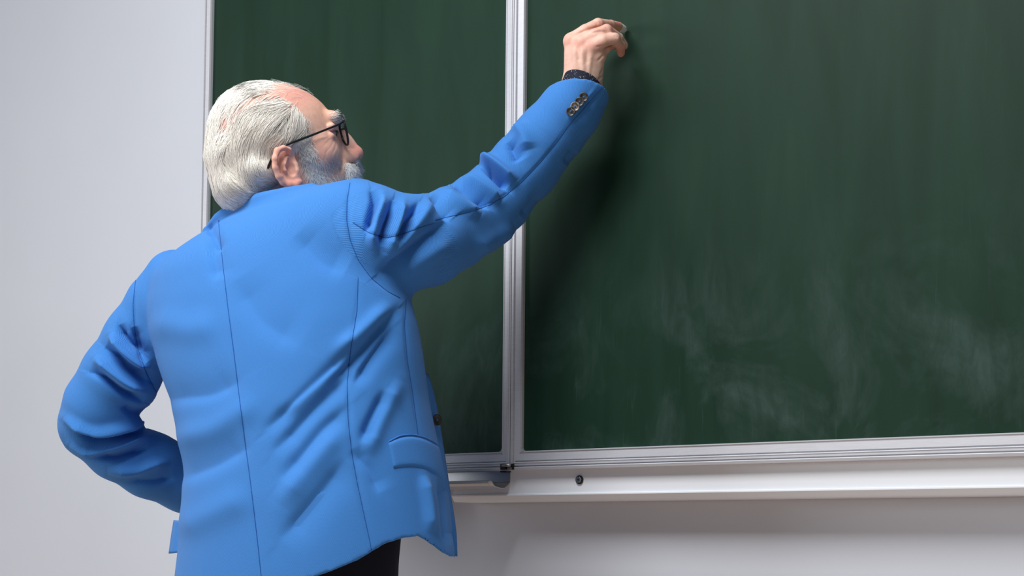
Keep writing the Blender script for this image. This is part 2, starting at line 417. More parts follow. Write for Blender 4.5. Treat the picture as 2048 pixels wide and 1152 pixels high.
def surface_nets(fn, lo, hi, step):
    n = [int(math.ceil((h - l) / step)) + 1 for l, h in zip(lo, hi)]
    ax = [np.asarray(l + step * np.arange(k), f32) for l, k in zip(lo, n)]
    P = (ax[0][:, None, None], ax[1][None, :, None], ax[2][None, None, :])
    D = np.broadcast_to(fn(P), n).astype(f32)
    D = np.ascontiguousarray(D)
    D[0] = D[-1] = 1; D[:, 0] = D[:, -1] = 1; D[:, :, 0] = D[:, :, -1] = 1
    S = D < 0
    c = [n[0] - 1, n[1] - 1, n[2] - 1]
    cnt = np.zeros(c, np.int8)
    for i in (0, 1):
        for j in (0, 1):
            for k in (0, 1):
                cnt += S[i:i + c[0], j:j + c[1], k:k + c[2]]
    I, J, K = np.nonzero((cnt > 0) & (cnt < 8))
    idx = np.full(c, -1, np.int32); idx[I, J, K] = np.arange(len(I))
    acc = np.zeros((len(I), 3)); num = np.zeros(len(I))
    corners = [(i, j, k) for i in (0, 1) for j in (0, 1) for k in (0, 1)]
    val = {q: D[I + q[0], J + q[1], K + q[2]] for q in corners}
    for q in corners:
        for axis in range(3):
            if q[axis] == 0:
                r = list(q); r[axis] = 1; r = tuple(r)
                a, b = val[q], val[r]; m_ = (a < 0) != (b < 0)
                t = np.where(m_, a / np.where(m_, a - b, 1), 0)
                p = np.array(q, float)[None, :].repeat(len(I), 0); p[:, axis] = t
                acc[m_] += p[m_]; num[m_] += 1
    V = np.stack([I, J, K], 1) + acc / num[:, None]
    V = np.array(lo)[None] + V * step
    quads = []
    for axis in range(3):
        sl0 = [slice(None)] * 3; sl1 = [slice(None)] * 3
        sl0[axis] = slice(0, -1); sl1[axis] = slice(1, None)
        A, B = S[tuple(sl0)], S[tuple(sl1)]
        E = np.nonzero(A != B); flip = A[E]
        u, v = (axis + 1) % 3, (axis + 2) % 3
        def cell(du, dv):
            q = [E[0].copy(), E[1].copy(), E[2].copy()]; q[u] -= du; q[v] -= dv
            return idx[tuple(q)]
        q = np.stack([cell(1, 1), cell(0, 1), cell(0, 0), cell(1, 0)], 1)
        q[~flip] = q[~flip][:, ::-1]
        quads.append(q)
    return V, np.concatenate(quads)
def vnormals(V, Q):
    n = np.cross(V[Q[:, 2]] - V[Q[:, 0]], V[Q[:, 3]] - V[Q[:, 1]])
    N = np.zeros_like(V)
    for i in range(4): np.add.at(N, Q[:, i], n)
    return N / (np.linalg.norm(N, axis=1)[:, None] + 1e-12)
def relax(V, Q, it=2, lam=0.5):
    for _ in range(it):
        S = np.zeros_like(V); c = np.zeros(len(V))
        for i in range(4):
            np.add.at(S, Q[:, i], V[Q[:, (i + 1) % 4]] + V[Q[:, (i + 3) % 4]]); np.add.at(c, Q[:, i], 2)
        V = V + lam * (S / c[:, None] - V)
    return V
def polydist(U, pts):
    """distance of 2d points U to a polyline, arc parameter 0..1, signed side"""
    pts = np.asarray(pts, float); seg = np.linalg.norm(np.diff(pts, axis=0), axis=1); L = seg.sum(); s0 = 0
    best = np.full(len(U), 1e9); par = np.zeros(len(U)); side = np.zeros(len(U))
    for a, b, l in zip(pts[:-1], pts[1:], seg):
        d = (b - a) / l; q = U - a; t = np.clip(q @ d, 0, l)
        w = q - t[:, None] * d; dist = np.hypot(w[:, 0], w[:, 1]); m_ = dist < best
        best = np.where(m_, dist, best); par = np.where(m_, (s0 + t) / L, par)
        side = np.where(m_, np.sign(d[0] * q[:, 1] - d[1] * q[:, 0]), side); s0 += l
    return best, par, side
def smooth_line(pts, n=40):
    pts = np.asarray(pts, float); s = np.r_[0, np.cumsum(np.linalg.norm(np.diff(pts, axis=0), axis=1))]
    q = np.linspace(0, s[-1], n); out = np.stack([np.interp(q, s, pts[:, i]) for i in range(pts.shape[1])], 1)
    for _ in range(6 if len(pts) > 2 else 0):
        out[1:-1] = 0.25 * out[:-2] + 0.5 * out[1:-1] + 0.25 * out[2:]
    return out

# ------------------------------------------------------------------ the man
LAT = np.array([math.cos(YAW), -math.sin(YAW)])     # his right, in camera x / z
FWD = np.array([math.sin(YAW), math.cos(YAW)])      # where his chest points (square to the board)
feet = c2w([px(590, 1152, 2.25)[0], 0, 2.25])
man = empty('person', (feet[0], feet[1], 0.0))
prop(man, 'grey-haired bearded man in a bright blue blazer writing on the chalkboard with raised arm', 'person')

# ---- jacket: torso as rotated elliptical slices, sleeves as tapered chains
# rows: y, left edge, right edge, half depth of the trunk
ROWS = np.array([
    (361, 704, 742, 0.020), (366, 680, 760, 0.034), (376, 634, 775, 0.050), (391, 550, 790, 0.066), (405, 482, 800, 0.078), (430, 430, 806, 0.090), (450, 398, 806, 0.100),
    (480, 345, 806, 0.112), (510, 300, 806, 0.122), (540, 276, 808, 0.130), (600, 268, 826, 0.142), (660, 276, 843, 0.150), (720, 294, 853, 0.155),
    (800, 325, 862, 0.160), (860, 342, 874, 0.162), (930, 352, 889, 0.165), (1000, 352, 900, 0.170), (1080, 345, 911, 0.172), (1200, 328, 922, 0.175)], float)
zb = 2.25
cxm = ((ROWS[:, 1] + ROWS[:, 2]) / 2 - CX) / F * zb
zcen = zb - 0.70 * (cxm - (590 - CX) / F * zb) * 0.9
Yr = (ROWS[:, 0] - CY) / F * zcen
Cr = ((ROWS[:, 1] + ROWS[:, 2]) / 2 - CX) / F * zcen
Hr = (ROWS[:, 2] - ROWS[:, 1]) / 2 / F * zcen
Br = ROWS[:, 3]
Ar = np.sqrt(np.maximum(Hr ** 2 - (Br * FWD[0]) ** 2, (0.3 * Hr) ** 2)) / LAT[0]
yy = np.linspace(Yr[0], Yr[-1], 400)
def tab(v):
    o = np.interp(yy, Yr, v)
    for _ in range(60): o[1:-1] = 0.25 * o[:-2] + 0.5 * o[1:-1] + 0.25 * o[2:]
    return o
tC, tZ, tA, tB = tab(Cr), tab(zcen), tab(Ar), tab(Br)
def torso(P, off=0.0):
    X, Y, Z = P
    y1 = np.clip(Y, yy[0], yy[-1])
    c = np.interp(y1, yy, tC).astype(f32); z = np.interp(y1, yy, tZ).astype(f32)
    a = np.interp(y1, yy, tA).astype(f32) + f32(off); b = np.interp(y1, yy, tB).astype(f32) + f32(off)
    u = (X - c) * f32(LAT[0]) + (Z - z) * f32(LAT[1]); v = (X - c) * f32(FWD[0]) + (Z - z) * f32(FWD[1])
    q = np.sqrt((u / a) ** 2 + (v / b) ** 2)
    gr = np.sqrt((u / a ** 2) ** 2 + (v / b ** 2) ** 2) / (q + f32(1e-6))
    d = (q - 1) / np.maximum(gr, 1 / np.maximum(a, b))
    return np.maximum(d, f32(yy[0]) - Y)
def PR(x, y, z, r): return (px(x, y, z), r * z / F)
SR = [PR(690, 470, 2.17, 84), PR(745, 480, 2.165, 95), PR(800, 487, 2.19, 96), PR(850, 482, 2.225, 89), PR(900, 460, 2.265, 80), PR(950, 430, 2.305, 74), PR(1000, 390, 2.325, 70),
      PR(1050, 333, 2.325, 68), PR(1100, 272, 2.315, 65), PR(1140, 222, 2.30, 60), PR(1185, 152, 2.28, 53)]
SL = [PR(350, 560, 2.36, 60), PR(318, 610, 2.37, 62), PR(283, 680, 2.385, 72), PR(240, 755, 2.40, 76), PR(205, 812, 2.415, 74), PR(188, 850, 2.43, 66),
      PR(235, 897, 2.45, 61), PR(300, 930, 2.49, 64), PR(370, 962, 2.53, 60), PR(430, 980, 2.55, 55)]
COLLAR = [PR(414, 463, 2.325, 10), PR(438, 438, 2.295, 13), PR(470, 417, 2.26, 16), PR(520, 402, 2.205, 17), PR(575, 390, 2.185, 16), PR(625, 378, 2.18, 12)]
cuff_c, cuff_n = px(1166, 186, 2.285), None
ax_ = px(1185, 152, 2.28) - px(1140, 222, 2.30)
cuff_n = np.array([0.24, -0.96, 0.28]); cuff_n /= np.linalg.norm(cuff_n)
HEM = np.array([(300, 1180), (520, 1170), (600, 1160), (640, 1150), (690, 1132), (742, 1110), (790, 1080), (820, 1071), (848, 1067), (866, 1079), (890, 1100), (914, 1117), (940, 1125)], float)
hemX = (HEM[:, 0] - CX) / F * 2.22; hemY = (HEM[:, 1] - CY) / F * 2.17
def sleeve_r(P):
    d = chain(P, SR, 0.012)
    return d
def jacket_fn(P):
    X, Y, Z = P
    t = torso(P)
    hy = np.interp(X, hemX, hemY).astype(f32)
    t = smin(t, chain(P, COLLAR), 0.016)
    inner = np.where(Y > hy - 0.12, t + f32(0.007), f32(1))
    t = np.maximum(t, Y - hy); t = np.maximum(t, -inner)
    r = sleeve_r(P)
    pl = (X - f32(cuff_c[0])) * f32(cuff_n[0]) + (Y - f32(cuff_c[1])) * f32(cuff_n[1]) + (Z - f32(cuff_c[2])) * f32(cuff_n[2])
    hollow = np.where(pl > -0.05, r + f32(0.0055), f32(1))
    r = np.maximum(smax(r, pl, f32(0.004)), -hollow)
    l = chain(P, SL, 0.014)
    return smin(smin(t, r, 0.022), l, 0.012)
lo = [px(105, 0, 2.45)[0], px(0, 138, 2.25)[1], 1.99]; hi = [px(1235, 0, 2.34)[0], hemY.max() + 0.012, 2.66]
JV, JQ = surface_nets(jacket_fn, lo, hi, 0.0030)
JV = relax(JV, JQ, 2, 0.4)

def project(V): return np.stack([CX + F * V[:, 0] / V[:, 2], CY + F * V[:, 1] / V[:, 2]], 1)
def apply_folds(V, Q, folds):
    for folds_ in folds:
        N = vnormals(V, Q); U = project(V)
        view = V / np.linalg.norm(V, axis=1)[:, None]
        face = np.clip(-(N * view).sum(1) * 2.2 + 0.85, 0, 1)
        D = np.zeros(len(V))
        for pts, w, amp in folds_:
            pts = smooth_line(pts, 24)
            lo_, hi_ = pts.min(0) - 4 * w, pts.max(0) + 4 * w
            m_ = np.nonzero((U[:, 0] > lo_[0]) & (U[:, 0] < hi_[0]) & (U[:, 1] > lo_[1]) & (U[:, 1] < hi_[1]) & (face > 0))[0]
            if len(m_) == 0: continue
            d, t, s = polydist(U[m_], pts)
            taper = np.clip(np.minimum(t, 1 - t) * 4 + 0.15, 0, 1)
            if amp > 0: shp = np.exp(-(d / w) ** 2)
            else: shp = np.exp(-(d / np.where(s > 0, w * 0.55, w * 1.35)) ** 1.5)
            D[m_] += amp * 0.001 * shp * taper
        V = V + N * (D * face)[:, None]
    return V
def subdivide(V, Q, sel):
    S_ = Q[sel]; keep = Q[~sel]
    E = np.sort(np.stack([S_, np.roll(S_, -1, 1)], 2).reshape(-1, 2), 1)
    u_, inv = np.unique(E, axis=0, return_inverse=True); inv = inv.reshape(-1, 4) + len(V)
    mid = V[u_].mean(1); cen = V[S_].mean(1); ci = np.arange(len(S_)) + len(V) + len(mid)
    new = np.concatenate([np.stack([S_[:, i], inv[:, i], ci, inv[:, i - 1]], 1) for i in range(4)])
    return np.concatenate([V, mid, cen]), np.concatenate([keep, new])
cq = JV[JQ].mean(1); uq = project(cq); nq = np.cross(JV[JQ[:, 2]] - JV[JQ[:, 0]], JV[JQ[:, 3]] - JV[JQ[:, 1]])
nq /= np.linalg.norm(nq, axis=1)[:, None] + 1e-12
fq = -(nq * cq / np.linalg.norm(cq, axis=1)[:, None]).sum(1)
zone = ((uq[:, 0] > 690) & (uq[:, 1] < 615)) | (uq[:, 0] < 345)
JV, JQ = subdivide(JV, JQ, zone & (fq > -0.25))
# (polyline in the picture, half width px, height mm)
FOLDS1 = [
    # right shoulder and armhole
    ([(742, 380), (748, 400), (740, 430), (732, 462)], 9, -7), ([(765, 388), (764, 412), (752, 440), (745, 475), (752, 500)], 9, 5),
    ([(786, 400), (780, 425), (768, 455), (760, 492)], 9, -7), ([(808, 404), (796, 440), (782, 475), (772, 505)], 10, 6),
    ([(838, 404), (812, 445), (795, 480)], 10, -6), ([(868, 398), (840, 440), (800, 490), (765, 525)], 13, 4),
    ([(900, 440), (845, 478), (800, 515), (760, 545)], 15, -5), ([(905, 480), (850, 515), (800, 550)], 18, 3),
    # bend of the right elbow
    ([(908, 372), (925, 378), (950, 398), (975, 415)], 7, -9), ([(885, 382), (905, 400), (935, 420), (960, 432)], 11, 5),
    ([(925, 362), (945, 365), (975, 385), (1000, 405)], 10, 6), ([(962, 333), (970, 336), (990, 356), (1012, 378)], 7, -10),
    ([(960, 315), (985, 325), (1010, 345), (1030, 365)], 11, 7), ([(1012, 284), (1022, 300), (1035, 325)], 13, -5),
    ([(860, 392), (875, 410), (900, 440)], 10, -5), ([(1035, 245), (1048, 270), (1055, 300)], 15, 4),
    ([(950, 500), (985, 480), (1030, 455)], 16, 3), ([(1075, 390), (1060, 415), (1040, 430)], 12, -3), ([(1150, 300), (1130, 330)], 12, -3),
    # left sleeve
    ([(236, 648), (242, 670), (262, 692), (285, 705)], 8, -7), ([(222, 668), (240, 695), (270, 722), (300, 738)], 9, 6),
    ([(206, 694), (226, 712), (255, 740), (295, 762)], 9, -8), ([(190, 715), (215, 740), (250, 768), (290, 785)], 10, 6),
    ([(176, 744), (200, 750), (240, 785), (290, 806)], 9, -7), ([(262, 655), (275, 690), (292, 725)], 9, -5),
    ([(130, 835), (165, 860), (200, 868), (240, 858), (295, 842)], 10, 7), ([(150, 862), (190, 884), (235, 876), (290, 858)], 9, -8),
    ([(140, 890), (175, 902), (230, 895), (300, 872)], 10, 6), ([(185, 918), (235, 918), (300, 895)], 9, -6), ([(215, 940), (275, 940), (340, 920)], 11, 5),
    ([(255, 966), (310, 965), (350, 955)], 9, -4), ([(240, 815), (270, 832), (310, 830)], 10, -5),
    # pull lines across the back
    ([(795, 618), (750, 665), (700, 725), (650, 775)], 13, -6), ([(790, 655), (735, 725), (708, 770)], 12, -5), ([(780, 610), (720, 668), (670, 705)], 15, 4),
    ([(705, 695), (640, 755), (590, 800), (530, 860)], 17, -5), ([(705, 745), (650, 790), (600, 842), (545, 905)], 18, -4.5), ([(700, 720), (625, 778), (560, 835)], 15, 4),
    ([(770, 782), (735, 850), (722, 885)], 14, -5), ([(700, 810), (640, 860), (560, 960)], 22, -4), ([(690, 850), (620, 930), (560, 1010)], 22, 3.5),
    ([(800, 760), (760, 840), (735, 910)], 16, 4), ([(705, 900), (740, 940), (760, 985)], 16, -3), ([(690, 920), (620, 1010), (560, 1080)], 24, -3.5),
    ([(846, 950), (856, 1010), (862, 1068)], 10, 5), ([(880, 960), (888, 1020), (893, 1090)], 9, -4),
    ([(415, 470), (425, 520), (430, 560)], 16, -4), ([(470, 560), (520, 640), (600, 690)], 40, -3), ([(330, 800), (420, 790), (480, 760)], 26, -3),
    ([(345, 880), (430, 860), (520, 800)], 26, 3), ([(350, 960), (430, 930), (500, 890)], 26, -3), ([(300, 640), (380, 660), (440, 650)], 30, 2.5),
    ([(350, 1060), (420, 1030), (500, 990)], 28, 2.5), ([(590, 470), (640, 520), (690, 545)], 30, -3), ([(412, 452), (425, 470), (430, 500)], 9, -4),
]
CB = [(437, 441), (441, 480), (446, 530), (455, 610), (467, 700), (478, 790), (488, 870), (499, 950), (510, 1040), (517, 1100), (523, 1160)]
SB = [(716, 556), (714, 620), (701, 700), (694, 770), (696, 840), (703, 905), (714, 965), (728, 1030), (740, 1085), (744, 1107)]
SS = [(812, 598), (808, 650), (814, 720), (824, 780), (833, 850), (836, 872)]
AR = [(700, 366), (694, 400), (693, 440), (700, 480), (716, 520), (742, 556), (775, 583), (800, 596)]
AL = [(276, 536), (270, 570), (266, 610), (268, 650), (276, 700), (292, 745), (310, 780), (325, 802)]
SV = [(1140, 246), (1112, 286), (1080, 325), (1045, 362), (1010, 392), (975, 412), (940, 423), (905, 432), (870, 440)]
SV2 = [(868, 446), (840, 455), (800, 470), (770, 476), (735, 464), (706, 445)]
CL = [(468, 432), (500, 415), (540, 404), (600, 391)]
VENT = [(1203, 175), (1182, 199), (1160, 226), (1140, 246)]
FOLDS2 = [([(x - 6, y - 5) for x, y in VENT], 4, 1.2), ([(x + 3, y + 3) for x, y in VENT], 4, -2.2)] + [(p, 5, -1.6) for p in (CB, SB, SS, SV, SV2)] + [(AR, 7, -3.0), (AL, 7, -3.5), (CL, 6, -2.0)]
def axis_uv(P, ch):
    best = np.full(len(P), 1e9); uv = np.zeros((len(P), 2)); s0 = 0.0; ref = np.array([0.1, 0.2, 1.0])
    for (a, ra), (b, rb) in zip(ch[:-1], ch[1:]):
        l = np.linalg.norm(b - a); d = (b - a) / l; t_ = np.clip((P - a) @ d, 0, l); w_ = P - a - t_[:, None] * d
        e1 = np.cross(d, ref); e1 /= np.linalg.norm(e1); e2 = np.cross(e1, d); dist = np.linalg.norm(w_, axis=1) - 0.06; m_ = dist < best
        an = np.arctan2(w_ @ e1, -(w_ @ e2)); best = np.where(m_, dist, best)
        uv[m_] = np.stack([an * 0.06, s0 + t_], 1)[m_]; s0 += l
    return uv
jp = (JV[:, 0].astype(f32), JV[:, 1].astype(f32), JV[:, 2].astype(f32))
dt_, dr_, dl_ = np.abs(torso(jp)), np.abs(chain(jp, SR, 0.012)), np.abs(chain(jp, SL, 0.014))
which = np.argmin(np.stack([dt_, dr_, dl_]), 0)
tc_ = np.interp(JV[:, 1], yy, tC); tz_ = np.interp(JV[:, 1], yy, tZ)
tu = (JV[:, 0] - tc_) * LAT[0] + (JV[:, 2] - tz_) * LAT[1]; tv = (JV[:, 0] - tc_) * FWD[0] + (JV[:, 2] - tz_) * FWD[1]
WUV = np.stack([np.arctan2(tu / 0.22, -tv / 0.16) * 0.19, JV[:, 1]], 1)
WUV[which == 1] = axis_uv(JV[which == 1], [SR[0], SR[3], SR[6], SR[8], SR[10]]); WUV[which == 2] = axis_uv(JV[which == 2], [SL[0], SL[2], SL[5], SL[9]])
FOLDS1 = [(p, w, a * (2.7 if max(q[0] for q in p) > 1000 or max(q[0] for q in p) < 345 or (max(q[1] for q in p) < 560 and min(q[0] for q in p) > 700) else 2.3)) for p, w, a in FOLDS1]
JV = apply_folds(JV, JQ, [FOLDS1, FOLDS2])
JW = c2w(JV)
jacket = mesh_np('jacket', JW, JQ, M_BLUE, man)
wa = jacket.data.attributes.new('weave', 'FLOAT_VECTOR', 'POINT')
wa.data.foreach_set('vector', np.concatenate([WUV, np.zeros((len(WUV), 1))], 1).astype(np.float32).ravel())
jacket['label'] = 'bright blue woven blazer with horn buttons'
bvh = BVHTree.FromPolygons([tuple(v) for v in JV.tolist()], JQ.tolist())
def hit(x, y):
    d = Vector(px(x, y, 1.0)).normalized()
    r = bvh.ray_cast(Vector((0, 0, 0)), d)
    return (np.array(r[0]), np.array(r[1]) * (1 if r[1].dot(d) < 0 else -1)) if r[0] is not None else (None, None)
def surf_strip(name, pts, half, lift, mat, parent, n=60):
    L = smooth_line(pts, n); C_, N_ = [], []
    for x, y in L:
        p, nn_ = hit(x, y)
        if p is not None: C_.append(p); N_.append(nn_)
    if len(C_) < 4: return None
    C_ = np.array(C_); N_ = np.array(N_)
    T = np.gradient(C_, axis=0); S = np.cross(T, N_); S /= np.linalg.norm(S, axis=1)[:, None] + 1e-9
    rings = [[c2w(c - s * half - nn_ * 0.001), c2w(c - s * half * 0.6 + nn_ * lift), c2w(c + s * half * 0.6 + nn_ * lift), c2w(c + s * half - nn_ * 0.001)] for c, s, nn_ in zip(C_, S, N_)]
    return MB().sweep(rings).build(name, mat, parent, True)
for p in (CB, SB, SS, SV, SV2, AR, AL, VENT): surf_strip('seam', p, 0.0006, 0.0006, M_SEAM, jacket, 170)

# pocket flaps: patches lying on the cloth
def patch(name, grid_pts, lift, thick, mat, parent):
    """grid_pts: (n,m,2) picture points; a thin quilted sheet resting on the jacket"""
    n, m_ = grid_pts.shape[:2]; C_ = np.zeros((n, m_, 3)); N_ = np.zeros((n, m_, 3)); last = None
    for i in range(n):
        for j in range(m_):
            p, q = hit(*grid_pts[i, j])
            if p is None: p, q = last
            last = (p, q); C_[i, j], N_[i, j] = p, q
    for _ in range(6):
        C_[1:-1] = 0.25 * C_[:-2] + 0.5 * C_[1:-1] + 0.25 * C_[2:]; N_[1:-1] = 0.25 * N_[:-2] + 0.5 * N_[1:-1] + 0.25 * N_[2:]
        C_[:, 1:-1] = 0.25 * C_[:, :-2] + 0.5 * C_[:, 1:-1] + 0.25 * C_[:, 2:]; N_[:, 1:-1] = 0.25 * N_[:, :-2] + 0.5 * N_[:, 1:-1] + 0.25 * N_[:, 2:]
    top = C_ + N_ * (lift + thick); bot = C_ - N_ * 0.003
    inset = np.ones((n, m_, 1)); inset[0] = inset[-1] = 0.55; inset[:, 0] = inset[:, -1] = 0.55
    top = C_ + N_ * (lift + thick) * inset
    V = [c2w(p) for p in top.reshape(-1, 3)] + [c2w(p) for p in bot.reshape(-1, 3)]; k = n * m_; Fc = []
    for i in range(n - 1):
        for j in range(m_ - 1):
            a, b, c, d = i * m_ + j, i * m_ + j + 1, (i + 1) * m_ + j + 1, (i + 1) * m_ + j
            Fc += [[a, b, c, d], [k + d, k + c, k + b, k + a]]
    edge = [(0, j) for j in range(m_)] + [(i, m_ - 1) for i in range(1, n)] + [(n - 1, j) for j in range(m_ - 2, -1, -1)] + [(i, 0) for i in range(n - 2, 0, -1)]
    e = [i * m_ + j for i, j in edge]
    Fc += [[e[i], e[i - 1], k + e[i - 1], k + e[i]] for i in range(len(e))]
    return MB().add(V, Fc).build(name, mat, parent, True)
def between(top, bot, n, m_):
    T, B = smooth_line(top, m_), smooth_line(bot, m_)
    return np.stack([T * (1 - t) + B * t for t in np.linspace(0, 1, n)])
flap = patch('pocket_flap', between([(777, 886), (800, 874), (825, 872), (850, 878), (872, 889), (891, 906)], [(787, 936), (815, 932), (840, 933), (862, 942), (882, 957), (897, 972)], 10, 24), 0.0012, 0.0012, M_BLUE, jacket)
surf_strip('welt_seam', [(778, 883), (800, 871), (825, 869), (850, 875), (872, 886), (889, 901)], 0.0012, 0.0016, M_BLUE, jacket, 40)

# lapel edge of the open front, seen past his side, with its button
def sheet(name, L, R, thick, mat, parent, n=26, m_=6, bulge=0.0):
    """a thin curved panel between two space curves in camera coordinates"""
    L, R = smooth_line(L, n), smooth_line(R, n); V = []; Fc = []
    for side in (0, 1):
        for i in range(n):
            ax2 = R[i] - L[i]; t_ = (L[min(i + 1, n - 1)] - L[max(i - 1, 0)]); nn_ = np.cross(ax2, t_); nn_ /= np.linalg.norm(nn_) + 1e-9
            for j in range(m_):
                u = j / (m_ - 1)
                V.append(c2w(L[i] + ax2 * u + nn_ * (bulge * math.sin(math.pi * u) + (thick if side else 0))))
    k = n * m_
    for i in range(n - 1):
        for j in range(m_ - 1):
            a, b, c, d = i * m_ + j, i * m_ + j + 1, (i + 1) * m_ + j + 1, (i + 1) * m_ + j
            Fc += [[a, b, c, d], [k + d, k + c, k + b, k + a]]
    edge = [(0, j) for j in range(m_)] + [(i, m_ - 1) for i in range(1, n)] + [(n - 1, j) for j in range(m_ - 2, -1, -1)] + [(i, 0) for i in range(n - 2, 0, -1)]
    e = [i * m_ + j for i, j in edge]
    Fc += [[e[i], e[i - 1], k + e[i - 1], k + e[i]] for i in range(len(e))]
    return MB().add(V, Fc).build(name, mat, parent, True)
sheet('front_edge', [px(846, 735, 2.24), px(852, 800, 2.24), px(862, 850, 2.24), px(874, 930, 2.24), px(886, 1010, 2.24), px(896, 1104, 2.24)],
      [px(857, 748, 2.26), px(871, 790, 2.28), px(880, 845, 2.285), px(894, 935, 2.28), px(904, 1005, 2.27), px(914, 1060, 2.26), px(915, 1113, 2.25)], 0.003, M_BLUE, jacket, 30, 6, 0.004)

sheet('pocket_flap', [px(347, 1040, 2.312), px(342, 1070, 2.312), px(337, 1107, 2.312)], [px(368, 1042, 2.285), px(366, 1070, 2.285), px(362, 1104, 2.285)], 0.003, M_BLUE, jacket, 14, 4, 0.001)

def button(name, c, nrm, r, mat, parent, thread, label=None):
    """four-hole button: dished disc with a rim, holes and crossed thread (camera coordinates)"""
    nrm = nrm / np.linalg.norm(nrm); u = np.cross(nrm, [0, 1, 0.2]); u /= np.linalg.norm(u); w = np.cross(nrm, u)
    prof_ = [(0.0, 0.0012), (0.62, 0.0012), (0.70, 0.0016), (0.80, 0.0026), (0.92, 0.0027), (1.0, 0.0018), (0.98, 0.0004), (0.8, -0.0006)]
    ang = np.linspace(0, 2 * math.pi, 28, endpoint=False)
    rings = [[c2w(c + nrm * h + r * max(q, 0.02) * (math.cos(a) * u + math.sin(a) * w)) for a in ang] for q, h in prof_]
    o = MB().sweep(rings).build(name, mat, parent, True)
    if label: o['label'] = label
    h = MB(); th = MB()
    for a in (45, 135, 225, 315):
        p = c + r * 0.25 * (math.cos(math.radians(a)) * u + math.sin(math.radians(a)) * w)
        h.sweep([[c2w(p + nrm * z + 0.00065 * (math.cos(b) * u + math.sin(b) * w)) for b in np.linspace(0, 6.28, 9)[:-1]] for z in (0.0005, 0.00135)])
    for a in (45, 135):
        q = 0.24 * r * (math.cos(math.radians(a)) * u + math.sin(math.radians(a)) * w)
        th.tube([c2w(c + q + nrm * 0.0010), c2w(c + q * 0.5 + nrm * 0.0019), c2w(c - q * 0.5 + nrm * 0.0019), c2w(c - q + nrm * 0.0010)], 0.00042, 6)
    return o, th.build('thread', thread, parent, True)
for i, (x, y, mt) in enumerate([(1142, 223, M_BUTTON), (1150, 213, M_BUTTON_PALE), (1158.5, 204, M_BUTTON), (1167, 194.5, M_BUTTON)]):
    p, q = hit(x, y)
    tilt = np.array([-0.20, 0.18, 0.0]) * 1.0
    button('sleeve_button', p + q * (0.0018 + 0.0006 * i), q + tilt * 0.5, 0.0074, mt, jacket, M_BLUE, 'pale horn button' if mt is M_BUTTON_PALE else None)
button('front_button', px(873, 840, 2.262), np.array([0.66, -0.05, -0.75]), 0.0095, M_BUTTON_DARK, jacket, M_BLUE)
for ch in jacket.children:                                   # lay the weave on the small cloth pieces too
    if ch.data.materials[0] is M_BLUE and 'weave' not in ch.data.attributes:
        co = np.zeros(len(ch.data.vertices) * 3, np.float32); ch.data.vertices.foreach_get('co', co)
        cc = (co.reshape(-1, 3) - CAM) @ M.T; cc[:, 2] = 0
        ch.data.attributes.new('weave', 'FLOAT_VECTOR', 'POINT').data.foreach_set('vector', cc.astype(np.float32).ravel())
# shirt cuff
def ring_tube(name, c0, c1, u, w, ru0, rw0, ru1, rw1, thick, mat, parent, n=40, a0=0.0, a1=2 * math.pi):
    ang = np.linspace(a0, a1, n); rings = []
    prof_ = [(0, 0), (1, 0), (1, -thick), (0, -thick)]
    for a in ang:
        r_ = []
        for t_, o_ in prof_:
            c = c0 * (1 - t_) + c1 * t_; ru = ru0 * (1 - t_) + ru1 * t_ + o_; rw = rw0 * (1 - t_) + rw1 * t_ + o_
            r_.append(c2w(c + u * ru * math.cos(a) + w * rw * math.sin(a)))
        rings.append(r_)
    return MB().sweep(rings, True, True).build(name, mat, parent, True)
cu = np.array([0.93, 0.36, -0.05]); cu /= np.linalg.norm(cu); cw = np.array([0.05, 0.35, 0.93]); cw -= cu * cw.dot(cu); cw /= np.linalg.norm(cw)
ring_tube('shirt_cuff', px(1150, 214, 2.30), px(1165, 165, 2.288), cu, cw, 0.0345, 0.034, 0.0318, 0.031, 0.0016, M_SHIRT, man, 60, 0.55 - math.pi * 1.05, 0.55 + math.pi * 1.02)

# ------------------------------------------------------------------ head, in picture pixels around (570, 290)
HZ = 2.27; HS = HZ / F; HO = px(570, 290, HZ); TURN = math.radians(16)
HA = np.array([math.cos(TURN), 0, math.sin(TURN)]); HB = np.array([0, -1.0, 0]); HC = np.array([math.sin(TURN), 0, -math.cos(TURN)])
def h2c(p): p = np.asarray(p, float); return HO + HS * (p[..., 0:1] * HA + p[..., 1:2] * HB + p[..., 2:3] * HC)
def h2w(p): return c2w(h2c(p))
def h2px(p):
    c = h2c(p); return np.stack([CX + F * c[..., 0] / c[..., 2], CY + F * c[..., 1] / c[..., 2]], -1)
def hp(x, y, c):
    """head coordinates of the picture point (x, y) at sideways distance c"""
    d = px(x, y, 1.0); t_ = (HO @ HC + HS * c) / (d @ HC); q = d * t_ - HO
    return np.array([q @ HA, q @ HB, q @ HC]) / HS
def mirror(f, P):
    return f(P), f((P[0], P[1], -P[2]))
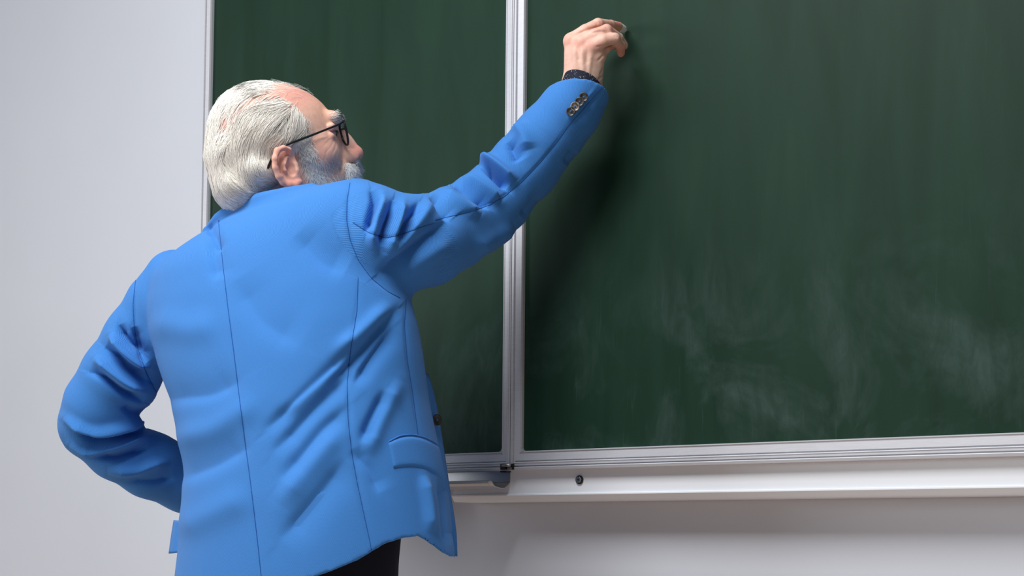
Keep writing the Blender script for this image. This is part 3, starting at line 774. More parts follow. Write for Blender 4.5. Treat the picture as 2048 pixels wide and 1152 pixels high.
def ear_fn(P):
    def e(x, y, c): return hp(x, y, c)
    rim = [(e(583, 309, 95), 5), (e(578, 300, 105), 5.2), (e(567, 296, 110), 5.5), (e(555, 302, 112), 6.8), (e(551, 317, 113), 7.2), (e(552, 335, 110), 7), (e(558, 352, 106), 7), (e(566, 364, 101), 6.5), (e(578, 370, 98), 8), (e(590, 371, 95), 8.5), (e(598, 364, 92), 7)]
    d = chain(P, rim, 3.0)
    plate = ellip(P, e(571, 333, 95), (24, 37, 6), 0.25)
    d = smin(d, plate, 5)
    d = smin(d, chain(P, [(e(590, 330, 94), 6), (e(592, 342, 95), 6.5), (e(596, 352, 91), 7)], 3), 4)     # tragus
    d = smin(d, chain(P, [(e(556, 330, 84), 15), (e(575, 345, 78), 18)], 3), 8)                            # root
    d = smin(d, chain(P, [(e(573, 316, 101), 4.5), (e(570, 328, 103), 5), (e(571, 340, 103), 5)], 2), 4)   # inner ridge
    d = smax(d, -chain(P, [(e(576, 306, 110), 6.0), (e(567, 306, 113), 6.2), (e(560, 316, 114), 5.6), (e(560, 330, 113), 5.0), (e(564, 345, 110), 4.0)], 2), 2.5)
    d = smax(d, -chain(P, [(e(581, 322, 104), 6), (e(581, 334, 103), 9.5), (e(585, 345, 101), 7)], 2), 2.5)   # concha
    return d
def skull_fn(P):
    d = ellip(P, (-22, 24, 0), (124, 96, 93))
    d = smin(d, ellip(P, (-62, 10, 0), (84, 84, 90)), 20)
    return d
def head_fn(P, ears=True):
    X, Y, Z = P
    Pm = (X, Y, np.abs(Z))
    d = skull_fn(P)
    d = smin(d, ellip(P, (36, -30, 0), (78, 92, 70)), 24)
    d = smin(d, ellip(P, (48, -84, 0), (76, 52, 62), -0.25), 22)                 # jaw
    d = smin(d, ellip(Pm, (62, -22, 46), (40, 34, 30)), 18)                      # cheekbone
    d = smin(d, ellip(P, (92, -52, 0), (42, 44, 44)), 16)                        # mouth
    d = smin(d, ellip(P, (104, -112, 0), (30, 26, 34)), 18)                      # chin
    d = smin(d, cone(Pm, (98, 51, 0), (88, 52, 44), 11, 12), 16)                # brow
    d = smax(d, -ellip(Pm, (104, 20, 40), (17, 13, 20)), 8)                      # eye socket
    d = smin(d, ellip(P, (112, 0, 0), (30, 36, 15), 0.15), 9)                    # nose
    d = smin(d, cone(P, (108, 32, 0), (143, -6, 0), 11, 12.5), 8)
    d = smin(d, ball(P, (143.5, -8, 0), 14.5), 5)
    d = smin(d, ellip(Pm, (130, -18, 13), (17, 13, 10)), 6)
    d = smin(d, ball(Pm, (84, 20, 37), 16.5), 2)                                 # closed part of the lids
    d = smin(d, cone(Pm, (97, 33, 22), (84, 29, 60), 7, 7), 5)                   # upper lid fold
    d = smin(d, cone(Pm, (98, 8, 22), (84, 9, 58), 7, 7), 6)                     # bag under the eye
    d = smax(d, -ellip(Pm, (98, 19, 40), (17, 5.5, 19)), 2.0)                   # lid opening
    d = smax(d, -ellip(Pm, (139, -29, 8), (11, 5, 5)), 3)                        # nostril
    d = smax(d, -cone(Pm, (116, -14, 27), (104, -52, 44), 2.5, 3), 9)            # fold beside the nose
    d = smin(d, chain(P, [((-20, -50, 0), 70), ((-42, -120, -8), 60), ((-52, -190, -14), 62)], 10), 20)   # neck
    if ears: d = smin(d, np.minimum(ear_fn(P), ear_fn((X, Y, -Z))), 4)
    return d
HV, HQ = surface_nets(head_fn, (-165, -195, -128), (176, 135, 128), 2.0)
HV = relax(HV, HQ, 1, 0.35)
# wrinkles: crow's feet, forehead lines, cheek creases
def head_folds(V, Q, folds):
    N = vnormals(V, Q); U = h2px(V); D = np.zeros(len(V)); ok = (V[:, 2] > 10)
    for pts, w, amp in folds:
        d, t_, s = polydist(U, smooth_line(pts, 16)); D += np.where(ok, 0.4 * amp * np.exp(-(d / (w * 0.8)) ** 2) * np.clip(np.minimum(t_, 1 - t_) * 4 + .2, 0, 1), 0)
    return V + N * D[:, None]
HV = head_folds(HV, HQ, [
    ([(664, 270), (652, 277), (640, 281)], 2.0, -1.3), ([(663, 276), (653, 286), (646, 294)], 2.0, -1.2), ([(668, 282), (660, 296), (650, 306)], 2.0, -1.2), ([(673, 284), (671, 296), (664, 308)], 2.2, -1.3),
    ([(660, 263), (648, 262), (636, 266)], 2.0, -0.9), ([(640, 218), (655, 228), (662, 236)], 2.4, -1.0), ([(628, 208), (646, 226), (654, 240)], 2.4, -0.8),
    ([(676, 300), (672, 318), (664, 336)], 3.0, -1.4), ([(655, 300), (648, 320), (640, 335)], 2.5, -0.8), ([(684, 318), (685, 332), (682, 346)], 2.6, -1.6)])
U = h2px(HV)
def blob(cx, cy, rx, ry): return np.exp(-((U[:, 0] - cx) / rx) ** 2 - ((U[:, 1] - cy) / ry) ** 2)[:, None]
S = lambda *c: np.array(srgb(*c)[:3])
tint = np.tile(S(236, 190, 168), (len(HV), 1))
for (cx, cy, rx, ry), c, k in [((590, 190, 60, 28), S(220, 154, 138), .9), ((455, 245, 45, 45), S(224, 160, 146), .9), ((650, 215, 22, 30), S(224, 172, 146), .8), ((640, 300, 26, 24), S(230, 166, 146), .7),
                               ((716, 298, 16, 16), S(226, 148, 132), .9), ((572, 300, 40, 24), S(226, 158, 138), .8), ((588, 366, 22, 16), S(218, 140, 124), .8), ((670, 272, 22, 14), S(206, 152, 136), .7), ((560, 335, 25, 40), S(222, 156, 138), .6),
                               ((668, 335, 18, 22), S(205, 160, 140), .8)]:
    w_ = blob(cx, cy, rx, ry) * k; tint = tint * (1 - w_) + c * w_

# ---- right hand, holding the chalk
def hx_(x, y, z, r): return (px(x, y, z), r * z / F)
FING = {
 'index': [hx_(1143, 82, 2.288, 15.5), hx_(1170, 62, 2.284, 12.5), hx_(1196, 48, 2.287, 11.2), hx_(1221, 50, 2.316, 9.6), hx_(1238, 52, 2.335, 7.8)],
 'middle': [hx_(1163, 86, 2.274, 15), hx_(1190, 70, 2.268, 12.5), hx_(1213, 60, 2.272, 11.2), hx_(1237, 76, 2.298, 9.6), hx_(1248, 91, 2.312, 8.2)],
 'ring': [hx_(1182, 96, 2.270, 15), hx_(1206, 82, 2.262, 12.5), hx_(1229, 77, 2.266, 11), hx_(1241, 92, 2.288, 9.6), hx_(1242, 106, 2.302, 8.0)],
 'pinky': [hx_(1196, 112, 2.278, 14), hx_(1210, 98, 2.285, 11), hx_(1222, 88, 2.298, 9.5), hx_(1232, 91, 2.318, 8.4), hx_(1235, 95, 2.332, 7.2)],
 'thumb': [hx_(1150, 140, 2.305, 17), hx_(1162, 108, 2.330, 14), hx_(1196, 78, 2.348, 11), hx_(1230, 64, 2.344, 8.5)]}
WRIST = [(hx_(1150, 176, 2.30, 24), hx_(1156, 112, 2.286, 23)), (hx_(1181, 178, 2.298, 23), hx_(1182, 118, 2.284, 22)), (hx_(1166, 176, 2.293, 26), hx_(1168, 110, 2.278, 22))]
META = [(hx_(1148, 150, 2.290, 16), hx_(1143, 84, 2.289, 15)), (hx_(1160, 150, 2.283, 17), hx_(1163, 88, 2.276, 15)), (hx_(1172, 150, 2.281, 17), hx_(1182, 98, 2.273, 14.5)), (hx_(1186, 152, 2.286, 17), hx_(1196, 114, 2.281, 13.5))]
def hand_fn(P):
    d = None
    for (a, ra), (b, rb) in WRIST + META:
        e = cone(P, a, b, ra, rb); d = e if d is None else smin(d, e, 0.010)
    for k_, ch in FING.items():
        d = smin(d, chain(P, ch, 0.0022), 0.006 if k_ != 'thumb' else 0.009)
    for (a, ra), (b, rb) in META:                                   # knuckles
        d = smin(d, ball(P, b + np.array([0, -0.001, -0.0035]), rb * 0.80), 0.006)
    d = smin(d, cone(P, px(1160, 180, 2.30), px(1120, 260, 2.312), 0.030, 0.034), 0.012)
    return d
a_ = px(1105, 26, 2.4); b_ = px(1270, 290, 2.37)
RV, RQ = surface_nets(hand_fn, (px(1105, 26, 2.2)[0], a_[1], 2.23), (b_[0] + .005, b_[1], 2.375), 0.0013)
RV = relax(RV, RQ, 2, 0.4)
def simple_folds(V, Q, folds):
    N = vnormals(V, Q); Uu = project(V); view = V / np.linalg.norm(V, axis=1)[:, None]; face = np.clip(-(N * view).sum(1) * 2 + 0.2, 0, 1); D = np.zeros(len(V))
    for pts, w, amp in folds:
        d, t_, s = polydist(Uu, smooth_line(pts, 20)); D += amp * 0.001 * np.exp(-(d / w) ** 2) * np.clip(np.minimum(t_, 1 - t_) * 4 + .2, 0, 1)
    return V + N * (D * face)[:, None]
RV = simple_folds(RV, RQ, [
    ([(1146, 88), (1150, 120), (1156, 150)], 4, 1.2), ([(1164, 95), (1165, 125), (1167, 150)], 4, 1.2), ([(1183, 105), (1180, 130), (1176, 155)], 4, 1.0),
    ([(1155, 92), (1158, 125)], 4, -1.2), ([(1174, 98), (1173, 130)], 4, -1.2), ([(1150, 70), (1178, 58), (1204, 52)], 2.6, -1.6), ([(1182, 66), (1202, 62), (1222, 68)], 2.6, -1.4), ([(1190, 94), (1212, 92), (1226, 88)], 2.6, -1.2),
    ([(1213, 106), (1205, 112), (1196, 122)], 2.4, -1.4), ([(1212, 132), (1205, 140), (1200, 152)], 2.4, -1.2), ([(1211, 148), (1204, 153), (1196, 160)], 2.4, -1.0),
    ([(1192, 44), (1196, 52)], 2.2, -0.8), ([(1199, 42), (1203, 50)], 2.2, -0.8), ([(1211, 53), (1217, 62)], 2.2, -0.8), ([(1228, 70), (1236, 76)], 2.2, -0.8), ([(1135, 70), (1142, 90)], 3, 0.6)])
U = project(RV)
rt = np.tile(S(236, 192, 172), (len(RV), 1))
for (cx, cy, rx, ry), c, k in [((1168, 88, 36, 14), S(230, 160, 142), .7), ((1236, 46, 10, 8), S(222, 140, 124), .9), ((1245, 104, 14, 14), S(220, 146, 128), .8), ((1205, 52, 30, 12), S(234, 170, 150), .6), ((1195, 140, 24, 26), S(240, 206, 182), .7), ((1137, 80, 10, 20), S(236, 172, 154), .6)]:
    w_ = blob(cx, cy, rx, ry) * k; rt = rt * (1 - w_) + c * w_

# ---- the hidden rest of the body (trunk, arms, left hand on the hip, legs)
def core_fn(P):
    d = torso(P, -0.025)
    d = smax(d, P[1] - f32(px(0, 1040, 2.25)[1]), 0.02)
    d = smin(d, chain(P, [(p, r * 0.5) for p, r in SR[:-1]] + [(px(1160, 182, 2.297), 0.027)], 0.01), 0.02)
    d = smin(d, chain(P, [(p, r * 0.5) for p, r in SL], 0.01), 0.02)
    hand = px(455, 985, 2.555)
    d = smin(d, cone(P, SL[-1][0], hand, 0.032, 0.030), 0.01)
    for i in range(4):
        d = smin(d, cone(P, hand + np.array([0.01, -0.02 + 0.015 * i, 0]), hand + np.array([0.085, -0.025 + 0.02 * i, -0.02]), 0.010, 0.008), 0.008)
    d = smin(d, cone(P, hand, hand + np.array([0.03, -0.06, -0.01]), 0.012, 0.009), 0.008)
    return d
CVv, CQq = surface_nets(core_fn, (lo[0], px(0, 150, 2.25)[1], 2.02), (hi[0], px(0, 1130, 2.25)[1], 2.66), 0.008)
CVv = CVv
nh, nr_ = len(HV), len(RV)
BV = np.concatenate([h2w(HV), c2w(RV), c2w(CVv)])
BQ = np.concatenate([HQ[:, ::-1] if False else HQ, RQ + nh, CQq + nh + nr_])
BT = np.concatenate([tint, rt, np.tile(S(236, 190, 168), (len(CVv), 1))])
# head coordinates are left-handed against the picture axes: keep normals outward
def outward(V, Q):
    n = np.cross(V[Q[:, 1]] - V[Q[:, 0]], V[Q[:, 2]] - V[Q[:, 0]]); vol = (V[Q[:, 0]] * n).sum()
    return Q if vol > 0 else Q[:, ::-1]
parts_ = [(h2w(HV), HQ), (c2w(RV), RQ), (c2w(CVv), CQq)]
off = 0; qs = []
for v_, q_ in parts_:
    qs.append(outward(v_ - v_.mean(0), q_) + off); off += len(v_)
body = mesh_np('body', BV, np.concatenate(qs), M_SKIN, man, True, BT)

# eyes
for s_ in (1, -1):
    c = np.array([84.0, 20.0, 37.0 * s_]); th, ph = np.meshgrid(np.linspace(0, math.pi, 13), np.linspace(0, 2 * math.pi, 20, endpoint=False), indexing='ij')
    fw = np.array([0.97, 0.10, 0.2 * s_]); fw /= np.linalg.norm(fw); e1 = np.cross(fw, [0, 1, 0]); e1 /= np.linalg.norm(e1); e2 = np.cross(e1, fw)
    def cap(r, tmax, nr):
        return [[h2w((c + r * (math.cos(t_) * fw + math.sin(t_) * (math.cos(p) * e1 + math.sin(p) * e2)))[None])[0] for p in np.linspace(0, 2 * math.pi, 20, endpoint=False)] for t_ in np.linspace(0.02, tmax, nr)]
    eb = MB().sweep(cap(15.0, math.pi - 0.02, 13)).build('eye', M_EYE, man, True)
    MB().sweep(cap(15.35, 0.62, 6)).build('iris', M_IRIS, eb, True)
    lash = smooth_line(np.array([(102, 22, 26 * s_), (101.5, 25, 36 * s_), (97, 24.5, 47 * s_), (90, 20, 55 * s_)], float), 14)
    MB().tube(h2w(lash), np.interp(np.linspace(0, 1, 14), [0, .5, 1], [.0006, .0011, .0005]), 6).build('eyelash', M_LASH, eb, True)

# ------------------------------------------------------------------ hair
def inpoly(U, poly):
    poly = np.asarray(poly, float); c = np.zeros(len(U), bool); x, y = U[:, 0], U[:, 1]; n = len(poly)
    for i in range(n):
        x0, y0 = poly[i]; x1, y1 = poly[(i + 1) % n]
        c ^= ((y0 > y) != (y1 > y)) & (x < (x1 - x0) * (y - y0) / (y1 - y0 + 1e-9) + x0)
    return c
def near_px(V):                      # picture place of a head point, far half mirrored to the near half
    W = V.copy(); W[:, 2] = np.abs(W[:, 2]); return h2px(W)
def strands_mesh(name, L, R, tint_, mat, parent, label=None, out=None, k_out=0.5):
    """L (n,k,3) world points, R (n,k) radii -> one mesh of three-sided tapered hairs"""
    n, k = L.shape[:2]
    T = np.gradient(L, axis=1); T /= np.linalg.norm(T, axis=2, keepdims=True) + 1e-12
    ref = np.array([0.31, 0.77, 0.55]); A = np.cross(T, ref); A /= np.linalg.norm(A, axis=2, keepdims=True) + 1e-12; B = np.cross(T, A)
    V = np.stack([L + R[..., None] * (math.cos(q) * A + math.sin(q) * B) for q in (0, 2.094, 4.189)], 2)   # n,k,3,3
    base = np.arange(n)[:, None, None] * (k * 3) + np.arange(k - 1)[None, :, None] * 3 + np.arange(3)[None, None]
    nx = np.arange(n)[:, None, None] * (k * 3) + np.arange(k - 1)[None, :, None] * 3 + ((np.arange(3) + 1) % 3)[None, None]
    Q = np.stack([base, nx, nx + 3, base + 3], -1).reshape(-1, 4)
    t_ = np.repeat(tint_, k * 3, axis=0)
    o = mesh_np(name, V.reshape(-1, 3), Q, mat, parent, True, t_)
    if out is not None:                                  # shade like a coat of hair: lean the normals outward
        own = np.stack([math.cos(q) * A + math.sin(q) * B for q in (0, 2.094, 4.189)], 2)
        nn_ = own * (1 - k_out) + out[:, :, None, :] * k_out; nn_ /= np.linalg.norm(nn_, axis=3, keepdims=True)
        if len(o.data.vertices) == n * k * 3: o.data.normals_split_custom_set_from_vertices(nn_.reshape(-1, 3))
    if label: o['label'] = label
    return o
def hdir(v): return c2w(v[..., 0:1] * HA + v[..., 1:2] * HB + v[..., 2:3] * HC) - CAM
def sample_surface(V, Q, mask_fn, n):
    c = V[Q].mean(1); N = vnormals(V, Q)
    ar = np.linalg.norm(np.cross(V[Q[:, 2]] - V[Q[:, 0]], V[Q[:, 3]] - V[Q[:, 1]]), axis=1) * 0.5
    p = ar * mask_fn(c); p /= p.sum(); f = rng.choice(len(Q), n, p=p)
    w = rng.random((n, 4)) ** 1.5 + 0.05; w /= w.sum(1, keepdims=True)
    q = Q[f]; return (V[q] * w[..., None]).sum(1), (N[q] * w[..., None]).sum(1)
def sdf_pts(fn, p): return fn((p[:, 0].astype(f32), p[:, 1].astype(f32), p[:, 2].astype(f32)))
def grad(fn, p, e=2.0):
    g_ = np.stack([sdf_pts(fn, p + np.eye(3)[i] * e) - sdf_pts(fn, p - np.eye(3)[i] * e) for i in range(3)], 1)
    return g_ / (np.linalg.norm(g_, axis=1, keepdims=True) + 1e-9)
# the bulk of the hair: a soft cap over the skull, full at the nape
def hairvol(P):
    X, Y, Z = P
    d = skull_fn(P) - f32(1.5)
    d = smin(d, ellip(P, (-86, -24, 0), (69, 66, 84), 0.25), 14)
    d = smin(d, ellip(P, (-88, -98, 0), (50, 38, 74), -0.35), 34)
    Pm = (X, Y, np.abs(Z))
    d = smin(d, ellip(Pm, (-40, 2, 66), (50, 52, 34), 0.3), 12)
    d = smin(d, ellip(Pm, (-58, -66, 50), (44, 30, 42), -0.25), 12)
    return d
HAIRLINE = [(540, 150), (553, 178), (568, 196), (590, 208), (606, 226), (616, 248), (616, 268), (604, 284), (590, 292), (566, 291), (550, 300), (541, 318), (545, 342), (556, 366), (572, 386), (560, 400), (520, 402), (470, 420), (440, 432), (400, 420), (380, 300), (400, 200), (460, 150)]
def hair_solid(P):
    X, Y, Z = P
    return hairvol(P)
VV, VQ = surface_nets(hair_solid, (-175, -150, -122), (110, 140, 122), 3.0)
# keep only the haired part as a base mesh, sunk below the strands
HVN = vnormals(VV, VQ)
keep_v = inpoly(near_px(VV), HAIRLINE)
inn = VV - HVN * 4.0 * np.sign((HVN * (VV - VV.mean(0))).sum(1).mean())
fk = keep_v[VQ].all(1)
used = np.unique(VQ[fk]); remap = np.full(len(VV), -1); remap[used] = np.arange(len(used))
hb = h2w(inn[used]); hbq = outward(hb - hb.mean(0), remap[VQ[fk]])
bald = np.exp(-(((h2px(inn[used]) - np.array([452, 238])) / np.array([40, 46])) ** 2).sum(1))[:, None] * 0.95
bald = np.maximum(bald, np.exp(-(((near_px(inn[used]) - np.array([540, 178])) / np.array([60, 22])) ** 2).sum(1))[:, None] * 0.8)
hair = mesh_np('hair', hb, hbq, M_HAIR, man, True, S(212, 196, 184) * (1 - bald) + S(222, 164, 150) * bald)
hair['label'] = 'thin swept-back white hair'
GUIDE = np.array([  # picture place, direction
    (600, 168, -1, -.05), (560, 170, -1, .1), (520, 180, -.9, .4), (480, 195, -.75, .65), (445, 235, -.45, .9), (425, 290, -.12, 1), (422, 340, .12, 1), (432, 390, .5, .86), (450, 410, .8, .5),
    (608, 235, -.35, .9), (608, 265, -.7, .6), (590, 225, -.55, .85), (580, 255, -.6, .8), (560, 225, -.65, .75), (550, 255, -.5, .85), (530, 235, -.55, .85), (525, 280, -.2, 1), (560, 285, -.8, .5),
    (540, 310, .05, 1), (500, 250, -.35, .95), (490, 300, .0, 1), (500, 340, .35, .9), (525, 345, .65, .75), (545, 365, .85, .5), (555, 385, .9, .35), (520, 378, .9, .35), (480, 365, .6, .8), (460, 330, .3, .95), (455, 280, -.05, 1),
    (470, 390, .75, .6), (500, 392, .9, .35), (470, 235, -.4, .9), (540, 200, -.8, .55), (510, 210, -.7, .7), (580, 200, -.8, .5)], float)
def flow(U):
    d2 = ((U[:, None, :] - GUIDE[None, :, :2]) ** 2).sum(2) + 60.0
    w = 1 / d2 ** 2; v = (w[..., None] * GUIDE[None, :, 2:]).sum(1); return v / np.linalg.norm(v, axis=1, keepdims=True)
def grow(roots, length, k, lift, wild, clump_id, curl=0.0):
    """follow the flow over the hair volume; lift grows along each hair"""
    n = len(roots); L = np.zeros((n, k, 3)); p = roots.copy()
    cl = rng.normal(0, 1, (clump_id.max() + 1, 2))[clump_id]; ind = rng.normal(0, 1, (n, 2))
    L[:, 0] = p; st = length / (k - 1)
    for i in range(1, k):
        v2 = flow(near_px(p)); ang = (cl[:, 0] * 0.26 + ind[:, 0] * 0.10 * wild) + (cl[:, 1] * 0.42 + ind[:, 1] * 0.15 * wild) * (i / k)
        c, s_ = np.cos(ang), np.sin(ang); v2 = np.stack([v2[:, 0] * c - v2[:, 1] * s_, v2[:, 0] * s_ + v2[:, 1] * c], 1)
        d = np.stack([v2[:, 0], -v2[:, 1], np.zeros(n)], 1)
        N = grad(hairvol, p); d -= N * (d * N).sum(1, keepdims=True); d /= np.linalg.norm(d, axis=1, keepdims=True) + 1e-6
        p = p + d * st[:, None]
        t_ = i / (k - 1); tgt = lift * (math.sin(math.pi * min(t_ * 0.8 + 0.1, 1)) * 1.0)
        sd = sdf_pts(hairvol, p)
        p = p + grad(hairvol, p) * ((tgt - sd) * 0.85)[:, None]
        L[:, i] = p
    return L
def hmask(dens):
    def f(c):
        U_ = near_px(c); m_ = inpoly(U_, HAIRLINE).astype(float)
        for (cx, cy, rx, ry, k) in [(450, 240, 36, 40, .985), (545, 185, 48, 20, .9), (500, 198, 44, 24, .85), (468, 214, 36, 30, .93), (430, 280, 22, 30, .6)]:
            m_ *= 1 - k * np.exp(-((U_[:, 0] - cx) / rx) ** 2 - ((U_[:, 1] - cy) / ry) ** 2)
        # keep growth off the nape under the collar and the far face
        return m_ * dens
    return f
NH = 21000
roots, _ = sample_surface(VV, VQ, hmask(1.0), NH)
# clumps: nearest of some random seeds
seeds = roots[rng.choice(NH, 190, replace=False)]
cid = np.array([np.argmin(((seeds - r) ** 2).sum(1)) for r in roots])
hl = rng.uniform(70, 165, NH)
L = grow(roots, hl, 11, np.abs(rng.normal(1.0, 1.5, NH)) + np.abs(rng.normal(0, 2.2, 190))[cid], 1.0, cid)
tipc = np.zeros_like(L); 
cent = np.zeros((190, 11, 3)); cnt_ = np.zeros(190)
np.add.at(cent, cid, L); np.add.at(cnt_, cid, 1); cent /= np.maximum(cnt_, 1)[:, None, None]
wcl = (np.linspace(0, 1, 11) ** 1.0 * 0.72)[None, :, None]
L = L * (1 - wcl) + cent[cid] * wcl
L += rng.normal(0, 0.5, L.shape)
tone = rng.normal(0, 1, (190, 1))[cid] * 0.07 + rng.normal(0, 0.09, (NH, 1))
tn_ = np.clip(S(244, 238, 228)[None] * (1 + tone), 0, 1)
R = (np.linspace(1, 0.35, 11)[None] * rng.uniform(0.30, 0.52, (NH, 1))) * HS
# fly-away hairs on the crown and at the nape
NF = 330
def fmask(c):
    U_ = h2px(c); return (np.exp(-((U_[:, 0] - 560) / 50) ** 2 - ((U_[:, 1] - 175) / 24) ** 2) + 0.30 * inpoly(U_, HAIRLINE)) * (np.abs(c[:, 2]) < 80)
fr, fn_ = sample_surface(VV, VQ, fmask, NF)
k = 11; FL = np.zeros((NF, k, 3)); p = fr.copy(); FL[:, 0] = p; wild = rng.normal(0, 1, (NF, 3)); fsgn = rng.random(NF) > 0.5; ln = rng.uniform(20, 52, NF)
for i in range(1, k):
    v2 = flow(near_px(p)); top = np.exp(-((p[:, 0] - 0) / 45) ** 2) * (p[:, 1] > 85)
    d = np.stack([v2[:, 0] * np.where((top > 0.4) & fsgn, -1.0, 1.0), -v2[:, 1], np.zeros(NF)], 1) + wild * 0.24
    N = grad(hairvol, p); d = d - N * ((d * N).sum(1) - 0.10)[:, None]; d /= np.linalg.norm(d, axis=1, keepdims=True)
    wild = wild * 0.9 + rng.normal(0, 0.18, (NF, 3)); p = p + d * (ln / (k - 1))[:, None]; FL[:, i] = p
strands_mesh('hair_strands', h2w(np.concatenate([L, FL])), np.concatenate([R, np.linspace(1, 0.4, k)[None] * np.full((NF, 1), 0.24) * HS]), np.concatenate([tn_, np.tile(S(248, 246, 240), (NF, 1))]), M_HAIR, hair,
             out=hdir(grad(hairvol, np.concatenate([L, FL]).reshape(-1, 3)).reshape(NH + NF, 11, 3)))

# ---- beard, moustache, sideburns, eyebrows: short hairs on the face
def short_hair(name, poly, n, length, flow_dir, lift, rad, tone_, label, parent=man, sparse=None, far=True, k=5, bend=None, ko=0.9):
    def mk(c):
        m_ = inpoly(near_px(c), poly).astype(float)
        if not far: m_ *= c[:, 2] > 0
        m_ *= (c[:, 0] > -10)
        if sparse is not None: m_ *= sparse(near_px(c))
        return m_ + 1e-12
    r, N = sample_surface(HV, HQ, mk, n)
    N *= np.sign(np.median((N * (r - np.array([0, -20, 0]))).sum(1)))
    p = r.copy(); Ls = np.zeros((n, k, 3)); Ls[:, 0] = p - N * 1.0
    ln = rng.uniform(*length, n); fd = flow_dir(near_px(r)); d0 = np.stack([fd[:, 0], -fd[:, 1], np.zeros(n)], 1) + rng.normal(0, 0.32, (n, 3))
    for i in range(1, k):
        t_ = i / (k - 1); d = d0 * (0.6 + 0.6 * t_) + N * lift * (1.15 - t_); d /= np.linalg.norm(d, axis=1, keepdims=True)
        if bend is not None: d[:, 1] -= bend * t_; d /= np.linalg.norm(d, axis=1, keepdims=True)
        p = p + d * (ln / (k - 1))[:, None]; Ls[:, i] = p
    tn2 = np.clip(np.array(tone_)[None] * (1 + rng.normal(0, 0.06, (n, 1))), 0, 1)
    return strands_mesh(name, h2w(Ls), np.linspace(1, 0.4, k)[None] * rng.uniform(0.75, 1.1, (n, 1)) * rad * HS, tn2, M_HAIR, parent, label, out=np.repeat(hdir(N / (np.linalg.norm(N, axis=1, keepdims=True) + 1e-9))[:, None], k, 1), k_out=ko)
W_ = S(255, 251, 244)
cst = lambda x, y: (lambda U_: np.tile(np.array([x, y]) / math.hypot(x, y), (len(U_), 1)))
beard = short_hair('beard', [(594, 280), (618, 270), (630, 288), (640, 312), (658, 322), (680, 318), (692, 330), (712, 356), (716, 420), (620, 430), (606, 385), (608, 360), (604, 335), (598, 310)], 9000, (8, 16), cst(.25, 1), 0.6, 0.32, W_, 'short white beard',
                   sparse=lambda U_: 0.07 + 1.0 * np.exp(-(polydist(U_, [(606, 283), (617, 318), (630, 348), (645, 375), (690, 392)])[0] / 12) ** 2))
short_hair('moustache', [(690, 326), (700, 328), (718, 318), (730, 326), (724, 346), (700, 358), (690, 350)], 4600, (20, 32), cst(.05, 1), 1.15, 0.40, W_, 'thick white moustache', k=6, bend=0.25, ko=0.45)
short_hair('eyebrow', [(656, 228), (668, 226), (682, 236), (686, 246), (672, 246), (660, 240)], 380, (8, 16), cst(.55, -.25), 0.8, 0.42, W_, 'bushy white eyebrow', k=5, bend=0.3)
short_hair('temple_fuzz', [(596, 222), (622, 238), (630, 262), (622, 280), (604, 288), (600, 260)], 900, (8, 15), cst(-.5, .9), 0.35, 0.3, W_, None, beard, k=4)

# ------------------------------------------------------------------ eyeglasses
gl = empty('eyeglasses', h2w(np.array([[108.0, 26.0, 0.0]]))[0]); prop(gl, 'black thin-rimmed eyeglasses worn on the man\'s nose and ears', 'eyeglasses')
def hp3(pts): return h2w(np.array(pts, float))
for s_ in (1, -1):
    ang = np.linspace(0, 2 * math.pi, 41)[:-1]; tilt = 0.26
    def lens_pt(a, r=1.0, da=0.0):
        v = 29 * r * math.sin(a); w = 27 * r * math.cos(a)
        return (112 - 0.0 + tilt * (-v) * 1.0 + da - 0.0022 * w * w, 28 + v, s_ * (40 + w))
    rim = MB(); pts = hp3([lens_pt(a) for a in ang]); n_ = len(pts); rings = []
    for i in range(n_ + 1):
        j = i % n_; T = pts[(j + 1) % n_] - pts[j - 1]; T /= np.linalg.norm(T); ctr = pts.mean(0); o_ = pts[j] - ctr; o_ -= T * o_.dot(T); o_ /= np.linalg.norm(o_); w_ = np.cross(T, o_)
        rings.append([pts[j] + 0.0016 * math.cos(q) * o_ + 0.0019 * math.sin(q) * w_ for q in np.linspace(0, 2 * math.pi, 8, endpoint=False)])
    rim.sweep(rings, True, False).build('rim', M_FRAME, gl, True)
    front = hp3([lens_pt(a, 0.97, 0.6) for a in ang]); back = hp3([lens_pt(a, 0.97, -0.6) for a in ang])
    MB().sweep([list(front), list(back)]).build('lens', M_GLASS, gl, True)
    hz_ = lens_pt(0.42)
    if s_ == 1:
        e_ = [hz_, tuple(hp(683, 247, 72)), tuple(hp(660, 256, 79)), tuple(hp(620, 272, 90)), tuple(hp(590, 283, 98)), tuple(hp(568, 291, 101)), tuple(hp(551, 304, 99)), tuple(hp(541, 322, 95)), tuple(hp(535, 338, 90))]
    else:
        e_ = [hz_] + [(q[0], q[1], -q[2]) for q in tmpl]
    if s_ == 1: tmpl = e_[1:]
    MB().tube(smooth_line(hp3(e_), 40), np.interp(np.linspace(0, 1, 40), [0, .1, .6, 1], [.0019, .0016, .0019, .0021]), 8).build('temple', M_FRAME, gl, True)
MB().tube(smooth_line(hp3([(112 - .0, 36, 14), (118, 40, 6), (120, 41, 0), (118, 40, -6), (112, 36, -14)]), 14), 0.0014, 8).build('bridge', M_FRAME, gl, True)

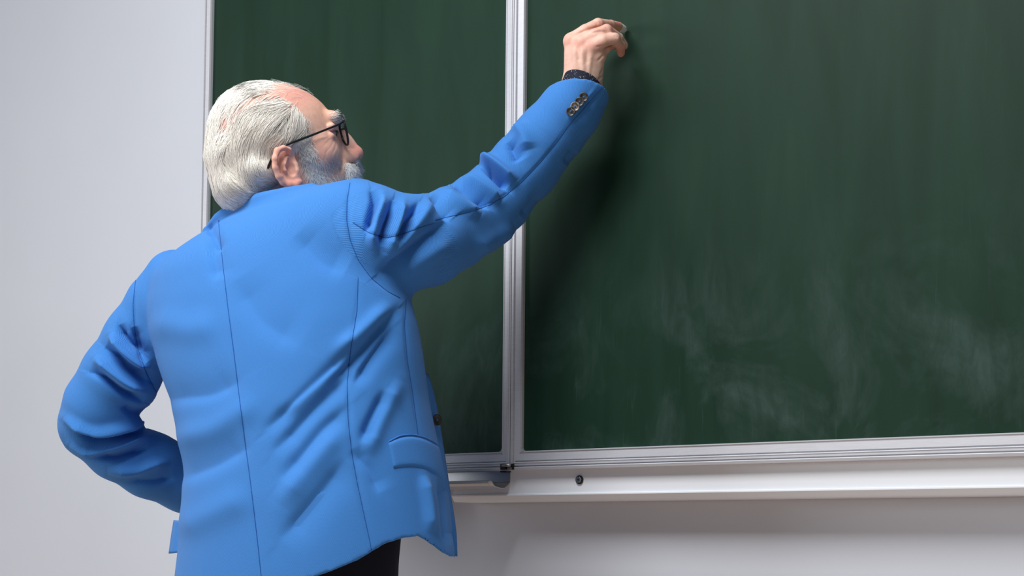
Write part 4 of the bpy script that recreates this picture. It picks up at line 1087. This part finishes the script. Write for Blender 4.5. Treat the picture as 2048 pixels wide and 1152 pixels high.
# ------------------------------------------------------------------ chalk
c0 = px(1232, 49, 2.337); c1 = px(1249.5, 60, 2.3645)
dd = (c1 - c0) / np.linalg.norm(c1 - c0); u = np.cross(dd, [0.2, 1, 0]); u /= np.linalg.norm(u); w = np.cross(dd, u); rings = []
for t_, r_ in [(0, .0046), (.02, .0057), (.3, .0060), (.7, .0060), (.9, .0056), (1.0, .0036)]:
    rings.append([c2w(c0 + (c1 - c0) * t_ + r_ * (1 + 0.12 * math.sin(5 * a + 9 * t_)) * (math.cos(a) * u + math.sin(a) * w)) for a in np.linspace(0, 2 * math.pi, 16, endpoint=False)])
prop(MB().sweep(rings).build('chalk', M_CHALK, None, True), 'short white stick of chalk held against the board in the man\'s hand', 'chalk')

# ------------------------------------------------------------------ trousers and shoes
zf = lambda x, y, z: px(x, y, z)
floorY = None
def drop(x, y, z, h):
    """camera point above/below a picture point, at world height h"""
    p = c2w(px(x, y, z)); p[2] = h; return M @ (p - CAM)
hipR, hipL = drop(650, 1100, 2.20, 0.90), drop(515, 1100, 2.31, 0.90)
def leg(P, hip, dx):
    h0 = c2w(hip); f_ = lambda z, ox, oy: M @ (np.array([h0[0] + ox, h0[1] + oy, z]) - CAM)
    return chain(P, [(f_(0.93, 0, 0.0), 0.115), (f_(0.72, dx * .3, 0.01), 0.098), (f_(0.48, dx * .6, 0.02), 0.080), (f_(0.25, dx * .8, 0.0), 0.075), (f_(0.06, dx, -0.01), 0.068)], 0.03)
def trousers_fn(P):
    d = smin(leg(P, hipR, 0.03), leg(P, hipL, -0.03), 0.02)
    m_ = (c2w(hipR) + c2w(hipL)) / 2; m_[2] = 0.98
    X, Y, Z = P
    cc = M @ (m_ - CAM)
    u_ = (X - f32(cc[0])) * f32(LAT[0]) + (Z - f32(cc[2])) * f32(LAT[1]); v_ = (X - f32(cc[0])) * f32(FWD[0]) + (Z - f32(cc[2])) * f32(FWD[1])
    d = smin(d, ellip((u_, Y - f32(cc[1]), v_), (0, 0, 0), (0.185, 0.14, 0.135)), 0.03)
    fz = Y * f32(M[1, 2]) + X * f32(M[0, 2]) + Z * f32(M[2, 2]) + f32(CAM[2])      # world height
    return np.maximum(d, f32(0.035) - fz)
TV, TQ = surface_nets(trousers_fn, (min(hipL[0], hipR[0]) - 0.2, -0.1, 2.0), (max(hipL[0], hipR[0]) + 0.2, 1.1, 2.62), 0.0085)
TV = relax(TV, TQ, 2, 0.5)
tw = c2w(TV); trousers = mesh_np('trousers', tw, outward(tw - tw.mean(0), TQ), M_TROUSER, man, True)
trousers['label'] = 'dark navy trousers'
for hip, dx in ((hipR, 0.03), (hipL, -0.03)):
    h0 = c2w(hip); cx_, cy_ = h0[0] + dx, h0[1] - 0.01; rings = []
    for t_, w_, h_ in [(-.085, .020, .05), (-.075, .036, .075), (-.04, .042, .09), (.02, .043, .085), (.07, .047, .062), (.13, .049, .05), (.175, .040, .042), (.20, .018, .030)]:
        rings.append([(cx_ + w_ * math.cos(a), cy_ + t_, max(0.001, 0.001 + h_ * (0.5 + 0.5 * math.sin(a)) if math.sin(a) > -0.4 else 0.001)) for a in np.linspace(0, 2 * math.pi, 18, endpoint=False)])
    MB().sweep(rings).build('shoe', M_SHOE, man, True)
